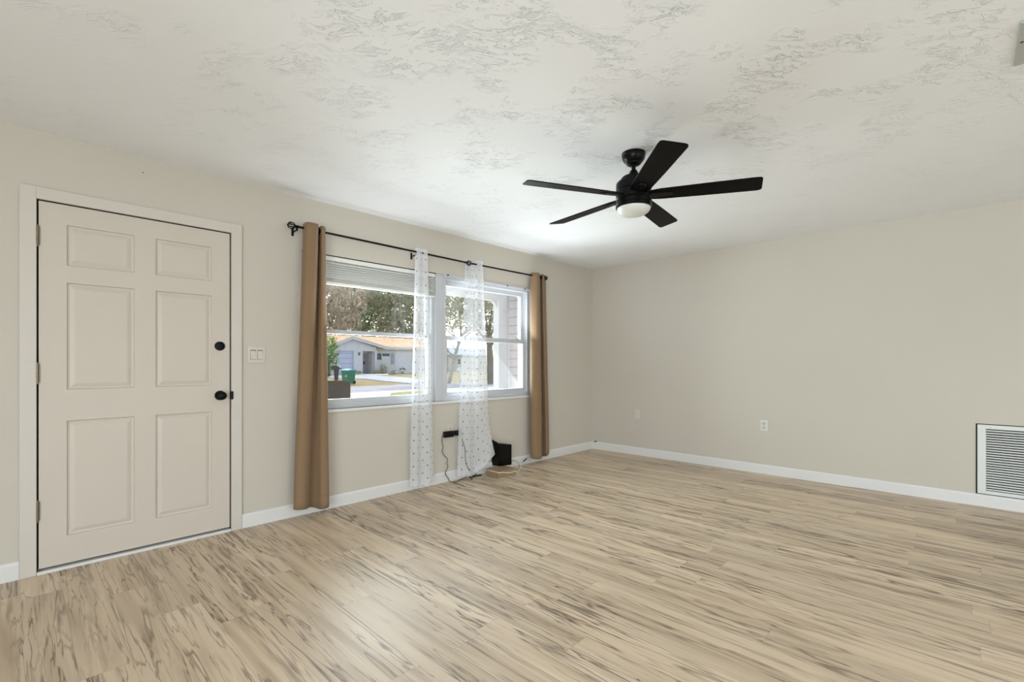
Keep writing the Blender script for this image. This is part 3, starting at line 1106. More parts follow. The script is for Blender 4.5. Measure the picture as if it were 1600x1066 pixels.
p = at(400.5, 554.5, WY)
sw = empty('light_switch', (p.x, WY, p.z))
tag(sw, 'white two gang rocker light switch beside the front door', 'light switch')
m = MB()
m.box(-0.0585, 0.0585, -0.007, 0, -0.059, 0.059, 0.003)
m.build('cover_plate', M['plate'], sw, local=True)
for x in (-0.023, 0.023):
    m = MB()
    m.prism([(x - 0.0165, -0.007, -0.033), (x - 0.0165, -0.0165, -0.033), (x - 0.0165, -0.0095, 0.0), (x - 0.0165, -0.0072, 0.033), (x - 0.0165, -0.006, 0.033)], (0.033, 0, 0))
    rk = m.build('rocker', M['rocker'], sw, local=True)
    m = MB()
    m.box(x - 0.0185, x + 0.0185, -0.0076, -0.0066, -0.0352, 0.0352)  # darker sheet: shadow line round the rocker put into colour
    m.build('rocker_shadow_line', M['seam'], rk, local=True)
    for z in (-0.048, 0.048):
        m = MB()
        m.lathe([(0.0, 0.001), (0.0025, 0.0008), (0.003, -0.001)], 10, Matrix.Translation((x, -0.007, z)) @ Matrix.Rotation(R(90), 4, 'X'))
        m.build('screw', M['plate'], sw, local=True)

# ------------------------------------------------------------------ return air grille, right wall
gy1, gz0, gz1 = -0.068, 0.104, 0.664
gy0 = gy1 - 0.66
ag = empty('air_return_grille', (WX, (gy0 + gy1) / 2, gz0))
tag(ag, 'white louvred return air grille low on the right wall', 'vent')
m = MB()
fw = 0.050
for (a, b, z0, z1) in ((gy0, gy0 + fw, gz0, gz1), (gy1 - fw, gy1, gz0, gz1), (gy0 + fw - .001, gy1 - fw + .001, gz0, gz0 + 0.028), (gy0 + fw - .001, gy1 - fw + .001, gz1 - 0.034, gz1)):
    m.box(WX - 0.012, WX - 0.001, a, b, z0, z1, 0.0025)
m.build('grille_frame', M['grille'], ag)
m = MB()
n = 25
for k in range(n):
    z = gz0 + 0.030 + (k + 0.5) * (gz1 - gz0 - 0.066) / n
    m.prism([(WX - 0.0105, gy0 + fw, z - 0.0060), (WX - 0.0095, gy0 + fw, z - 0.0068), (WX - 0.0012, gy0 + fw, z + 0.0030), (WX - 0.0022, gy0 + fw, z + 0.0040)], (0, gy1 - gy0 - 2 * fw, 0))
m.build('louvres', M['grille'], ag)
m = MB()
m.box(WX - 0.0008, WX + 0.0, gy0 - 0.004, gy1 + 0.009, gz0 - 0.006, gz1 + 0.006)  # black sheet: shade behind the louvres and around the frame put into colour
m.build('shade_backing', M['gap'], ag)
m = MB()
m.lathe([(0.0, 0.0015), (0.004, 0.001), (0.0045, -0.001)], 10, Matrix.Translation((WX - 0.012, gy1 - fw / 2 - 0.05, gz1 - 0.02)) @ Matrix.Rotation(R(-90), 4, 'Y'))
m.build('screw', M['grey'], ag)

# ceiling register, upper right edge of the view
cv = empty('ceiling_vent', (2.763, -0.32, CH))
tag(cv, 'grey metal ceiling vent at the top right edge', 'vent')
m = MB()
x0, x1, y0, y1 = 2.585, 2.941, -0.52, -0.147
zt, zb = CH, CH - 0.012
for (a, b, c_, d) in ((x0, x1, y1 - 0.045, y1), (x0, x1, y0, y0 + 0.045), (x0, x0 + 0.045, y0 + 0.044, y1 - 0.044), (x1 - 0.045, x1, y0 + 0.044, y1 - 0.044)):
    m.box(a, b, c_, d, zb, zt, 0.003)
m.build('vent_frame', M['grey'], cv)
m = MB()
for k in range(9):
    y = y0 + 0.06 + k * 0.0315
    m.prism([(x0 + 0.045, y, zb + 0.002), (x0 + 0.045, y + 0.002, zb + 0.001), (x0 + 0.045, y + 0.026, zt - 0.001), (x0 + 0.045, y + 0.024, zt)], (x1 - x0 - 0.09, 0, 0))
m.build('vent_louvres', M['grey'], cv)
p = atz(1594.5, 66.5, CH - 0.012)
m = MB()
m.lathe([(0.0, -0.002), (0.0045, -0.0015), (0.006, 0.001)], 12, Matrix.Translation((p.x, p.y - 0.004, CH - 0.0125)))
m.build('screw', M['screw'], cv)

# ------------------------------------------------------------------ ceiling fan
fc = atz(990, 240, CH)
fan = empty('ceiling_fan', (fc.x, fc.y, CH))
tag(fan, 'black five blade ceiling fan with a white dome light', 'ceiling fan')
L_ = lambda z: z - CH
m = MB()
m.lathe([(0.071, L_(2.44)), (0.0715, L_(2.430)), (0.069, L_(2.427)), (0.069, L_(2.420)), (0.066, L_(2.405)), (0.055, L_(2.388)), (0.044, L_(2.379)), (0.043, L_(2.374)), (0.033, L_(2.368)), (0.020, L_(2.364))], 48)
m.build('canopy', M['bronze'], fan, smooth=True, local=True)
m = MB()
m.lathe([(0.0125, L_(2.37)), (0.0125, L_(2.325))], 24)
m.build('downrod', M['bronze'], fan, smooth=True, local=True)
m = MB()
m.lathe([(0.014, L_(2.338)), (0.021, L_(2.334)), (0.030, L_(2.312)), (0.032, L_(2.306)), (0.05, L_(2.303)), (0.070, L_(2.294)), (0.080, L_(2.280)), (0.082, L_(2.266)), (0.098, L_(2.264)), (0.104, L_(2.257)), (0.105, L_(2.245)),
         (0.105, L_(2.215)), (0.1, L_(2.211)), (0.1, L_(2.206)), (0.105, L_(2.203)), (0.105, L_(2.160)), (0.100, L_(2.156))], 56)
m.build('motor_housing', M['bronze'], fan, smooth=True, local=True)
m = MB()
m.lathe([(0.096, L_(2.157)), (0.106, L_(2.152)), (0.106, L_(2.128)), (0.1035, L_(2.126)), (0.1035, L_(2.121)), (0.107, L_(2.119)), (0.107, L_(2.108)), (0.101, L_(2.105))], 56)
kit = m.build('light_kit', M['bronze'], fan, smooth=True, local=True)
m = MB()
m.lathe([(0.1, L_(2.112))] + [(0.1 * math.cos(t), L_(2.106 - 0.052 * math.sin(t))) for t in [i * math.pi / 2 / 12 for i in range(12)]] + [(0.0, L_(2.054))], 56)
dm = m.build('light_dome', M['dome'], kit, smooth=True, local=True)
dm['label'] = 'white frosted dome'


def blade_mesh():
    """blade along +X from the hub; leading edge pitched"""
    m = MB()
    out = [(0.098, -0.048), (0.16, -0.057), (0.40, -0.064), (0.66, -0.069), (0.690, -0.066), (0.700, -0.055), (0.712, 0.050), (0.706, 0.063), (0.690, 0.069), (0.40, 0.064), (0.16, 0.057), (0.098, 0.048)]
    poly = [(x, y, 0.0) for x, y in out]
    m.prism(poly, (0, 0, 0.006))
    return m


def iron_mesh():
    m = MB()
    m.prism([(0.085, -0.030, -0.004), (0.20, -0.021, -0.004), (0.225, -0.014, -0.004), (0.225, 0.014, -0.004), (0.20, 0.021, -0.004), (0.085, 0.030, -0.004)], (0, 0, 0.004))
    for x, y in ((0.15, 0.0), (0.205, -0.010), (0.205, 0.010)):
        m.lathe([(0.0, -0.007), (0.004, -0.0062), (0.005, -0.003)], 10, Matrix.Translation((x, y, 0)))
    return m


b0 = blade_mesh().build('blade', M['blade'], fan, local=True, bevel=0.0015)
i0 = iron_mesh().build('blade_iron', M['bronze'], b0, local=True)
for k in range(5):
    b = b0 if k == 0 else b0.copy()
    if k:
        C.objects.link(b)
        ii = i0.copy()
        C.objects.link(ii)
        ii.parent = b
    b.location = (0, 0, L_(2.176))
    # CCW edge lower than CW edge
    b.rotation_euler = Matrix.Rotation(R(8.5 + 72 * k), 3, 'Z').to_4x4().to_euler()
    b.matrix_basis = Matrix.Translation((0, 0, L_(2.176))) @ Matrix.Rotation(R(8.5 + 72 * k), 4, 'Z') @ Matrix.Rotation(R(-11), 4, 'X')

# ------------------------------------------------------------------ things on the floor under the window
A, Bc, Cc = atz(779.5, 747.5), atz(806, 741.5), atz(755.5, 740.5)
u = (Bc - A); v = (Cc - A)
uL, vL = 0.245, 0.20
u = u.normalized()
v = Vector((-u.y, u.x, 0))
if v.dot(Cc - A) < 0: v = -v
box = empty('cardboard_box', (A.x, A.y, 0))
tag(box, 'flat brown cardboard box on the floor under the modem', 'box')
m = MB()
bh = 0.064
m.prism([A, A + u * uL, A + u * uL + v * vL, A + v * vL], (0, 0, bh))
m.build('carton', M['card'], box, bevel=0.002)
m = MB()
q0, q1 = A + u * 0.003 + v * (vL * 0.5 - 0.0012), A + u * (uL - 0.003) + v * (vL * 0.5 + 0.0012)
w_ = v * 0.0024
m.prism([A + u * 0.004 + v * 0.096 + Vector((0, 0, bh - 0.0005)), A + u * (uL - 0.004) + v * 0.096 + Vector((0, 0, bh - 0.0005)), A + u * (uL - 0.004) + v * 0.099 + Vector((0, 0, bh - 0.0005)), A + u * 0.004 + v * 0.099 + Vector((0, 0, bh - 0.0005))], (0, 0, 0.0011))
m.build('flap_seam', M['darkbox'], box)

# modem: two upright panels meeting at a vertical edge
pl = atz(768.0, 727.3, bh + 0.001)
pm = atz(779.5, 729.0, bh + 0.001)
pr = atz(799.3, 726.6, bh + 0.001)
modem = empty('modem', pm)
tag(modem, 'glossy black upright modem standing on the cardboard box', 'modem')
hN = Vector((-FX, -FY, 0))
back = -hN * 0.030


def panel(p0, p1, th0, th1, zt0, zt1, name):
    m = MB()
    bm = m.bm
    d = back
    P = [(p0, 0, th0), (p1, 0, th1), (p1 + d, 0, th1), (p0 + d, 0, th0)]
    lo = [bm.verts.new(Vector((q[0].x, q[0].y, bh + 0.001))) for q in P]
    hi = [bm.verts.new(Vector((q[0].x, q[0].y, z))) for q, z in zip(P, (zt0, zt1, zt1 - 0.004, zt0 - 0.004))]
    bm.faces.new(lo); bm.faces.new(hi[::-1])
    for k in range(4):
        k2 = (k + 1) % 4
        bm.faces.new((lo[k], hi[k], hi[k2], lo[k2]))
    return m.build(name, M['glossblack'], modem, bevel=0.006)


panel(pl, pm, 0, 0, bh + 0.283, bh + 0.245, 'side_panel')
panel(pm, pr, 0, 0, bh + 0.255, bh + 0.226, 'front_panel')
m = MB()
e0 = pm + (pr - pm) * 0.02; e1 = pm + (pr - pm) * 0.98
m.tube([Vector((e0.x, e0.y, bh + 0.249)) + hN * 0.001, Vector((e1.x, e1.y, bh + 0.2225)) + hN * 0.001], 0.0022, 8)  # grey tube painting the gloss highlight along the panel's top edge
m.build('edge_highlight', M['grey'], modem)

# power adapters
ob = at(702.5, 672, WY)


def adapter(px, py, sx, sz, label, dy):
    p_ = at(px, py, WY - 0.035)
    e = empty('power_adapter', (p_.x, WY, p_.z))
    tag(e, label, 'power adapter', 'power adapters in the window outlet')
    m = MB()
    m.box(p_.x - sx / 2, p_.x + sx / 2, WY - 0.052 - dy, WY - 0.016, p_.z - sz / 2, p_.z + sz / 2, 0.008, 3)
    m.build('housing', M['black'], e, smooth=True)
    m = MB()
    m.box(ob.x - 0.012 + dy, ob.x + 0.012 + dy, WY - 0.018, WY - 0.0108, p_.z - 0.008, p_.z + 0.008)
    m.build('plug_face', M['black'], e)
    return e


pa = adapter(701.0, 678.6, 0.112, 0.060, 'larger black power adapter, left of the pair, with a cord hanging to the floor', 0.004)
pb = adapter(715.8, 676.6, 0.078, 0.050, 'smaller black power adapter, right of the pair, cord falling before the sheer', 0.0)


def cable(name, pts, r, mat, label=None, cat=None, n=10, group=None, parent=None):
    m = MB()
    m.tube(spline(pts, n), r, 8)
    if parent is not None:
        return m.build(name, M[mat], parent, smooth=True)
    o = m.build(name, M[mat], smooth=True)
    tag(o, label, cat, group)
    return o


W = lambda px, py, d=0.03: at(px, py, WY - d)
F0 = lambda px, py, z=0.005: atz(px, py, z)
cable('cord', [W(694.5, 678.5, .05), W(691, 683, .05), W(690.8, 692), W(692.3, 699), W(690.6, 705), W(694, 712), W(699, 717.5), W(698, 724), W(699.8, 729), W(696, 740), W(700, 747), F0(703.5, 753), F0(712, 753), F0(722, 748.5), F0(733, 744), F0(745, 742.5), F0(754, 741.5)],
      0.0032, 'rubber', parent=pa)
cable('cord', [W(720.5, 678, .05), W(722.5, 688, .10), W(726.5, 703, .150), W(727, 716, .152), W(728, 724, .150), W(733, 734, .135), F0(737.5, 740, .03), F0(742, 741), F0(747, 742.5), F0(752, 742)],
      0.0030, 'rubber', parent=pb)
cable('cable_bundle', [F0(728, 744.5), F0(731, 741.5, .022), F0(736, 740, .03), F0(742, 739.8, .025), F0(744, 742.5, .006), F0(739, 744.5), F0(733, 745.5), F0(738, 749.5), F0(736, 747), F0(744, 744.5), F0(752, 743)],
      0.0034, 'rubber', 'black cord bundle looped on the floor left of the cardboard box', 'cord')
wc = empty('coax_cable', F0(790, 748))
tag(wc, 'cream cable curving across the front of the cardboard box', 'cable')
tip = W(817.5, 721.8, .06)
tip2 = W(823, 716.5, .05)
m = MB()
Bx = lambda a, b, dz=0.0: A + u * a + v * b + Vector((0, 0, bh + 0.005 + dz))
pts = [Bx(-0.010, 0.175, -0.012), Bx(-0.012, 0.10, -0.010), Bx(-0.010, 0.03, -0.010), Bx(-0.008, -0.010, -0.012), Bx(0.04, -0.012, -0.014), Bx(0.12, -0.016, -0.030), Bx(0.22, -0.014, -0.032), F0(809, 737.5, .035), F0(813, 731.5, .05), tip]
m.tube(spline(pts, 10), 0.0044, 8)
m.build('sheath', M['cream'], wc, smooth=True)
m = MB()
m.tube([tip, tip2], 0.0062, 10)
pg = m.build('plug', M['black'], wc, smooth=True)
pg['label'] = 'black plug end'
cable('data_cable', [Vector((pr.x, pr.y, bh + 0.03)) - hN * 0.02, W(802, 719.5, .07), W(808, 722, .07), F0(812, 730, .02), F0(809, 736, .004)], 0.002, 'rubber', 'thin dark wire leaving the right side of the modem', 'cable')
yc = WY - 0.0165
cable('baseboard_cable', [Vector((at(826, 716.5, yc).x, yc, at(826, 716.5, yc).z)), at(845, 714.2, yc), at(870, 710.5, yc), at(895, 703.5, yc), at(915, 696.5, yc), at(923, 692.3, yc)], 0.0022, 'cream', 'thin pale cable running along the baseboard into the corner', 'cable')
p = atx(931, 690, WX - 0.016)
m = MB()
m.box(WX - 0.022, WX - 0.0125, p.y - 0.012, p.y + 0.012, p.z - 0.006, p.z + 0.007, 0.002)
m.tube([(WX - 0.018, p.y + 0.008, p.z), (WX - 0.02, p.y + 0.028, p.z - 0.008)], 0.003, 8)
tag(m.build('cable_clip', M['black']), 'small dark clip on the baseboard in the far corner', 'clip')
# nail left in the wall above the door
p = at(223, 270, WY)
m = MB()
m.lathe([(0.0, 0.006), (0.0035, 0.0055), (0.0035, 0.0045), (0.0014, 0.004), (0.0014, -0.004)], 10, RYm(p.x, WY, p.z))
tag(m.build('nail', M['screw'], smooth=True), 'small dark nail in the wall above the front door', 'nail')

# ------------------------------------------------------------------ outdoors: porch
m = MB()
m.box(-3.2, 6.2, WY + T + 0.001, 5.75, -0.24, -0.10)
tag(m.build('porch_floor', M['porchfloor']), 'grey concrete porch floor', kind='structure')
m = MB()
m.box(-3.2, 6.4, WY + T + 0.002, 6.0, 2.46, 2.62)
tag(m.build('porch_roof', M['porchwhite']), 'white porch ceiling outside the window', kind='structure')
PY = 5.50
pxa, pxb = at(775, 500, PY).x, at(788, 500, PY).x
m = MB()
m.box(-3.0, pxb, PY - 0.06, PY + 0.06, 2.17, 2.46)
tag(m.build('porch_beam', M['porchwhite']), 'white beam across the front of the porch', kind='structure')
pp = empty('porch_post', (pxa, PY, -0.1))
tag(pp, 'white square porch post with a curved bracket outside the right window', 'post')
m = MB()
m.box(pxa, pxb, PY - 0.065, PY + 0.065, -0.1, 2.17, 0.006)
m.box(pxa - 0.012, pxb + 0.012, PY - 0.08, PY + 0.08, 1.78, 1.81, 0.004)
m.box(pxa - 0.012, pxb + 0.012, PY - 0.08, PY + 0.08, 2.02, 2.05, 0.004)
m.build('shaft', M['porchwhite'], pp)
m = MB()
arc = [(pxa - 0.16 + 0.16 * math.sin(t), 2.0 + 0.17 * math.cos(t)) for t in [i * math.pi / 2 / 10 for i in range(11)]]
poly = [(x, PY - 0.03, z) for x, z in arc] + [(pxa + 0.002, PY - 0.03, 2.172)]
m.prism(poly, (0, 0.06, 0))
m.build('bracket', M['porchwhite'], pp)
# wing of the house to the right
WXX = at(793.5, 500, 5.45).x + 0.02
m = MB()
m.box(WXX, WXX + 0.2, WY + T + 0.003, 5.44, -0.1, 2.455)
tag(m.build('wall_wing', M['siding']), 'white lap sided wing beside the porch', kind='structure')
m = MB()
dsa, dsb = at(789.8, 500, PY).x, at(793.0, 500, PY).x
m.box(dsa, dsb, PY - 0.05, PY + 0.03, -0.1, 2.45, 0.01)
tag(m.build('downspout', M['porchwhite']), 'white downspout at the end of the lap sided wall', 'downspout')
m = MB()
for yy in (3.93, 4.02):
    m.box(WXX - 0.05, WXX + 0.0, yy + 0.9, yy + 0.97, -0.1, 2.45)
tag(m.build('trim_7', M['grey']), 'grey corner trim on the porch wing', kind='structure')

# patio chair with its back to the window
cx0, cx1 = at(500, 600, 4.55).x - 0.12, at(546.5, 600, 4.55).x
ztop = at(530, 594.5, 4.55).z
ch = empty('patio_chair', ((cx0 + cx1) / 2, 4.6, -0.1))
tag(ch, 'taupe patio chair with its back to the window', 'chair')
m = MB()
r_ = 0.05
outl = []
for (cx_, cz_, a0) in ((cx1 - r_, ztop - r_, 0), (cx0 + r_, ztop - r_, 90)):
    for i in range(7):
        t = R(a0 + i * 15)
        outl.append((cx_ + r_ * math.cos(t), cz_ + r_ * math.sin(t)))
outl = [(cx1 - 0.02, 0.36), (cx1 + 0.004, 0.62)] + outl + [(cx0 - 0.004, 0.62), (cx0 + 0.02, 0.36)]
m.prism([(x, 4.53, z) for x, z in outl], (0, 0.035, 0))
m.build('backrest', M['taupe'], ch, bevel=0.008)
m = MB()
m.box(cx0 + 0.01, cx1 - 0.01, 4.55, 5.02, 0.31, 0.36, 0.015)
m.build('seat', M['taupe'], ch)
for x in (cx0 + 0.03, cx1 - 0.03):
    for y in (4.57, 4.99):
        m = MB()
        m.tube([(x, y, 0.32), (x, y, -0.1)], 0.018, 10)
        m.build('leg', M['darkbox'], ch, smooth=True)
    m = MB()
    m.tube(spline([(x, 4.57, 0.55), (x, 4.75, 0.56), (x, 4.95, 0.54), (x, 4.99, 0.34)], 6), 0.016, 10)
    m.build('arm', M['darkbox'], ch, smooth=True)

# ------------------------------------------------------------------ outdoors: ground
GZ = lambda Y: -0.30 if Y < 28 else min(0.0, -0.30 + (Y - 28) * 0.0167)


def gp(px, py, lift=0.0):
    """photo pixel to the sloping ground across the street"""
    p_ = atz(px, py, -0.30)
    if p_.y <= 28: return p_ + Vector((0, 0, lift))
    r_ = ray(px, py)
    k = 0.0167
    # CAMH + t*rz = -0.30 + (t*ry - 28)*k
    t = (-0.30 - 28 * k - CAMH) / (r_[2] - r_[1] * k)
    return Vector((t * r_[0], t * r_[1], CAMH + t * r_[2] + lift))


def ground(name, rows, mat, lift, label):
    m = MB()
    m.bm.faces.new([m.bm.verts.new(p_) for p_ in rows])
    r_ = bmesh.ops.extrude_face_region(m.bm, geom=m.bm.faces[:])
    for e in r_['geom']:
        if isinstance(e, bmesh.types.BMVert):
            e.co.z -= 0.08
    return tag(m.build(name, M[mat]), label, kind='structure')


m = MB()
ys = [WY + T + 0.01, 6, 28, 46, 140]
for a, b in zip(ys[:-1], ys[1:]):
    m.quad((-60, a, GZ(a) - 0.02), (200, a, GZ(a) - 0.02), (200, b, GZ(b) - 0.02), (-60, b, GZ(b) - 0.02))
bmesh.ops.remove_doubles(m.bm, verts=m.bm.verts, dist=0.001)
tag(m.build('ground_lawn', M['lawn']), 'dry front lawns along the street', kind='structure')
yR0, yR1 = gp(600, 612).y, gp(600, 602.3).y
ground('ground_road', [(-60, yR0, -.3), (200, yR0, -.3), (200, yR1, -.3), (-60, yR1, -.3)], 'road', 0, 'grey asphalt street')
ground('ground_walkway', [(-30, 5.9, -.295), (60, 5.9, -.295), (60, yR0 + .02, -.29), (-30, yR0 + .02, -.29)], 'walk', 0, 'pale concrete driveway near the window')  # concrete carried unseen up to the porch to bounce light onto it
ground('ground_driveway', [gp(*q, 0.03) for q in ((513, 590.5), (545, 591.8), (575, 592.8), (600, 596), (662, 601.2), (662, 594), (640, 591), (610, 588.5), (580, 587.2), (556, 585.0), (522, 585.0))], 'drive', 0, 'grey driveway across the street')
ground('ground_path', [gp(*q, 0.035) for q in ((556, 586.2), (582, 587.0), (607, 586.2), (607, 584.9), (556, 584.6))], 'walk', 0, 'pale front walk of the house across the street')
ground('ground_grass', [gp(*q, 0.02) for q in ((612, 614.3), (662, 610.0), (662, 620), (600, 630))], 'green', 0, 'green grass strip near the window')

# ------------------------------------------------------------------ outdoors: house across the street
HY = 46.0
H = lambda px, py, d=0.0: at(px, py, HY + d)
gz = 0.0
hs = empty('house', H(565, 584))
tag(hs, 'pale single storey house with an orange roof across the street', 'house')
xg0, xg1 = H(517, 560).x, H(588, 560).x
xr1 = H(668, 560).x
za = H(548.5, 529.5).z
ze0 = H(521, 537.5).z
ze1 = H(588, 543).z
xap = H(548.5, 529).x
# front gable wall with openings, thick
m = MB()
zt_ = H(560, 548.7).z
gx0, gx1 = H(523.6, 560).x, H(552.6, 560).x
rx0, rx1 = H(566.9, 560).x, H(585.2, 560).x
zrec = H(575, 545.5).z
zeave = min(ze0, ze1)
m.prism([(xg0, HY, zt_), (xg1, HY, zt_), (xg1, HY, zeave), (xap, HY, za), (xg0, HY, zeave)], (0, 0.3, 0))
m.box(xg0, gx0, HY, HY + 0.3, gz, zt_)
m.box(gx1, rx0, HY, HY + 0.3, gz, zt_)
m.box(rx1, xg1, HY, HY + 0.3, gz, zt_)
m.box(rx0, rx1, HY + 1.2, HY + 1.5, gz, zt_)
m.box(xg1 - 0.3, xg1, HY + 0.3, HY + 2.5, gz, zt_)
m.build('gable_wall', M['stucco'], hs)
m = MB()
m.box(gx0 - 0.05, gx1 + 0.05, HY + 0.18, HY + 0.28, gz, zt_ + 0.05)
gd = m.build('garage_door', M['garage'], hs)
m = MB()
m.box(gx0 + 0.05, gx1 - 0.05, HY + 0.165, HY + 0.185, 1.78, 1.80)
m.build('panel_line', M['shutter'], gd)
m = MB()
dxa, dxb = rx0 + 0.15, rx0 + 1.25
m.box(dxa, dxb, HY + 1.13, HY + 1.21, gz, 2.15)
dr = m.build('front_door', M['greydoor'], hs)
m = MB()
m.box(dxb - 0.65, dxb - 0.35, HY + 1.11, HY + 1.135, 1.05, 1.35)
m.build('door_wreath', M['darkbox'], dr)
m = MB()
m.box(dxb + 0.01, rx1 - 0.01, HY + 1.09, HY + 1.21, gz, zt_)
m.build('entry_wall', M['beige'], hs)
# long facade right of the gable
ztf = H(630, 546).z
wx0, wx1 = H(590, 560).x, H(613.5, 560).x
wz0, wz1 = H(600, 569).z, H(600, 551.5).z
m = MB()
fy = HY + 0.6
m.box(xg1, xr1, fy, fy + 0.25, gz, ztf + 0.3)
m.build('facade_wall', M['stucco'], hs)
m = MB()
m.box(xg0 - 8.5, xg0, fy, fy + 0.25, gz, ztf + 0.3)
m.build('garage_side_wall', M['stucco'], hs)
m = MB()
m.box(wx0, wx1, fy - 0.05, fy + 0.02, wz0, wz1)
wd = m.build('window', M['shade'], hs)
xm = (wx0 + wx1) / 2 - 0.1
m = MB()
m.box(wx0 + .06, xm - .05, fy - 0.075, fy - 0.045, wz1 - 0.75, wz1 - 0.05)
m.box(xm + .05, wx1 - .06, fy - 0.075, fy - 0.045, wz1 - 0.35, wz1 - 0.06)
m.build('pane', M['darkglass'], wd)
m = MB()
m.box(xm - .05, xm + .05, fy - 0.085, fy - 0.04, wz0, wz1)
m.build('window_mullion', M['fascia'], wd)
m = MB()
s0, s1 = H(615.5, 560).x, H(620.5, 560).x
m.box(s0, s1, fy - 0.06, fy, wz0, wz1)
m.build('shutter', M['shutter'], hs)
# roofs
m = MB()
ov = 0.35
for sgn, xe in ((-1, xg0 - ov), (1, H(606, 545).x)):
    zE = zeave - 0.12 if sgn < 0 else H(606, 545.5).z
    m.prism([(xap, HY - ov, za - 0.06), (xap, HY - ov, za + 0.30), (xe, HY - ov, zE + 0.18), (xe, HY - ov, zE - 0.16)], (0, 0.12, 0))
m.build('gable_fascia', M['fascia'], hs)
m = MB()
for sgn, xe in ((-1, xg0 - ov), (1, H(606, 545).x)):
    zE = zeave - 0.12 if sgn < 0 else H(606, 545.5).z
    m.prism([(xap, HY - ov + .12, za + 0.10), (xap, HY - ov + .12, za + 0.30), (xe, HY - ov + .12, zE + 0.18), (xe, HY - ov + .12, zE + 0.02)], (0, 6.0, 0))
m.build('gable_roof', M['orangeroof'], hs)
m = MB()
zE, zR = H(640, 546).z, at(600, 527, HY + 6.4).z
xl, xr_ = xg0 - 9, xr1 + 3
ye = HY - 0.1
m.prism([(xl, ye + .5, zE - .02), (xl, ye + .5, zE + 0.16), (xl, ye + 6.5, zR), (xl, ye + 12.5, zE + .16), (xl, ye + 12.5, zE - .02)], (xr_ - xl, 0, 0))
m.build('main_roof', M['orangeroof'], hs)
m = MB()
m.box(H(600, 546).x, xr_, HY + 0.25, HY + 0.39, zE - 0.08, zE + 0.12)
m.build('eave_fascia', M['fascia'], hs)
m = MB()
cxp = H(586.5, 560).x
m.box(cxp - 0.14, cxp + 0.14, HY - 0.12, HY + 0.0, gz, zt_ + 0.1)
m.build('entry_column', M['fascia'], hs)
m = MB()
p = H(561, 553)
m.box(p.x - .08, p.x + .08, HY - 0.1, HY, p.z - .15, p.z + .15)
m.build('wall_lamp', M['darkglass'], hs)
for q in ((626, 577), (629.5, 576), (632.5, 577.3), (629.5, 582)):
    p = at(q[0], q[1], fy - .03)
    m = MB()
    m.lathe([(0.0, 0.03), (0.12, 0.02), (0.13, -0.02)], 10, Matrix.Translation((p.x, fy - 0.02, p.z)) @ Matrix.Rotation(R(90), 4, 'X'))
    m.build('wall_ornament', M['darkbox'], hs)

# second house, farther along
H2 = 52.0
K = lambda px, py: at(px, py, H2)
h2 = empty('house', K(715, 583))
tag(h2, 'small beige house with a blue grey roof seen through the right window', 'house')
m = MB()
a0, a1 = K(700, 560).x, K(760, 560).x
z1 = K(715, 556).z
m.box(a0, a1, H2, H2 + 6, -0.1, z1 + .1)
m.build('wall', M['beige'], h2)
m = MB()
zr = K(718, 545).z
m.prism([(a0 - .5, H2 - .5, z1), (a0 - .5, H2 - .5, z1 + .15), (a0 + 2.5, H2 + 3, zr + .25), (a0 + 2.5, H2 + 6.5, z1)], (a1 - a0, 0, 0))
m.build('roof', M['blueroof'], h2)
m = MB()
p, q = K(714, 570), K(720, 560)
m.box(p.x, q.x, H2 - 0.06, H2 + 0.02, p.z, q.z)
wd = m.build('window', M['fascia'], h2)
m = MB()
m.box(p.x + .12, q.x - .12, H2 - 0.09, H2 - 0.05, p.z + .1, q.z - .1)
pn = m.build('pane', M['darkglass'], wd)

# trash cart
g0 = gp(544.5, 600.6)
d0 = g0.x * FX + g0.y * FY
sc = d0 / FPX
cart = empty('trash_cart', g0, -math.atan2(FX, FY) - 0.5)
tag(cart, 'green wheeled trash cart with a teal lid at the street edge', 'trash cart')
wB, wT = 17.5 * sc * 0.36, 21.0 * sc * 0.36
hB = 21.5 * sc
m = MB()
bm = m.bm
lo = [bm.verts.new((x * wB, y * wB, 0.03)) for x, y in ((-1, -1), (1, -1), (1, 1), (-1, 1))]
hi = [bm.verts.new((x * wT, y * wT, hB)) for x, y in ((-1, -1), (1, -1), (1, 1), (-1, 1))]
bm.faces.new(lo); bm.faces.new(hi)
for k in range(4):
    bm.faces.new((lo[k], lo[(k + 1) % 4], hi[(k + 1) % 4], hi[k]))
m.box(-wT * 1.08, wT * 1.08, -wT * 1.08, wT * 1.08, hB - 0.10, hB - 0.02, 0.01)
m.build('body', M['bin'], cart, local=True, bevel=0.02)
m = MB()
m.prism([(-wT * 1.1, -wT * 1.15, hB - 0.015), (-wT * 1.1, -wT * 1.15, hB + 0.03), (-wT * 1.1, 0, hB + 0.12), (-wT * 1.1, wT * 1.15, hB + 0.06), (-wT * 1.1, wT * 1.15, hB - 0.015)], (wT * 2.2, 0, 0))
m.build('lid', M['binlid'], cart, local=True, bevel=0.015)
for s in (-1, 1):
    m = MB()
    m.lathe([(0.12, -0.03), (0.13, -0.02), (0.13, 0.02), (0.12, 0.03)], 20, Matrix.Translation((s * wB * 0.95, wB * 0.95, 0.13)) @ Matrix.Rotation(R(90), 4, 'Y'))
    m.build('wheel', M['wheel'], cart, local=True, smooth=True)
m = MB()
m.box(wB * 0.25, wB * 0.65, -wT - 0.012, -wB + 0.02, hB * 0.55, hB * 0.66)
m.build('sticker', M['paper'], cart, local=True)
m = MB()
m.tube([(-wT, wT * 1.1, hB - .08), (-wT, wT * 1.4, hB - .06), (wT, wT * 1.4, hB - .06), (wT, wT * 1.1, hB - .08)], 0.02, 8)
m.build('handle', M['bin'], cart, local=True)


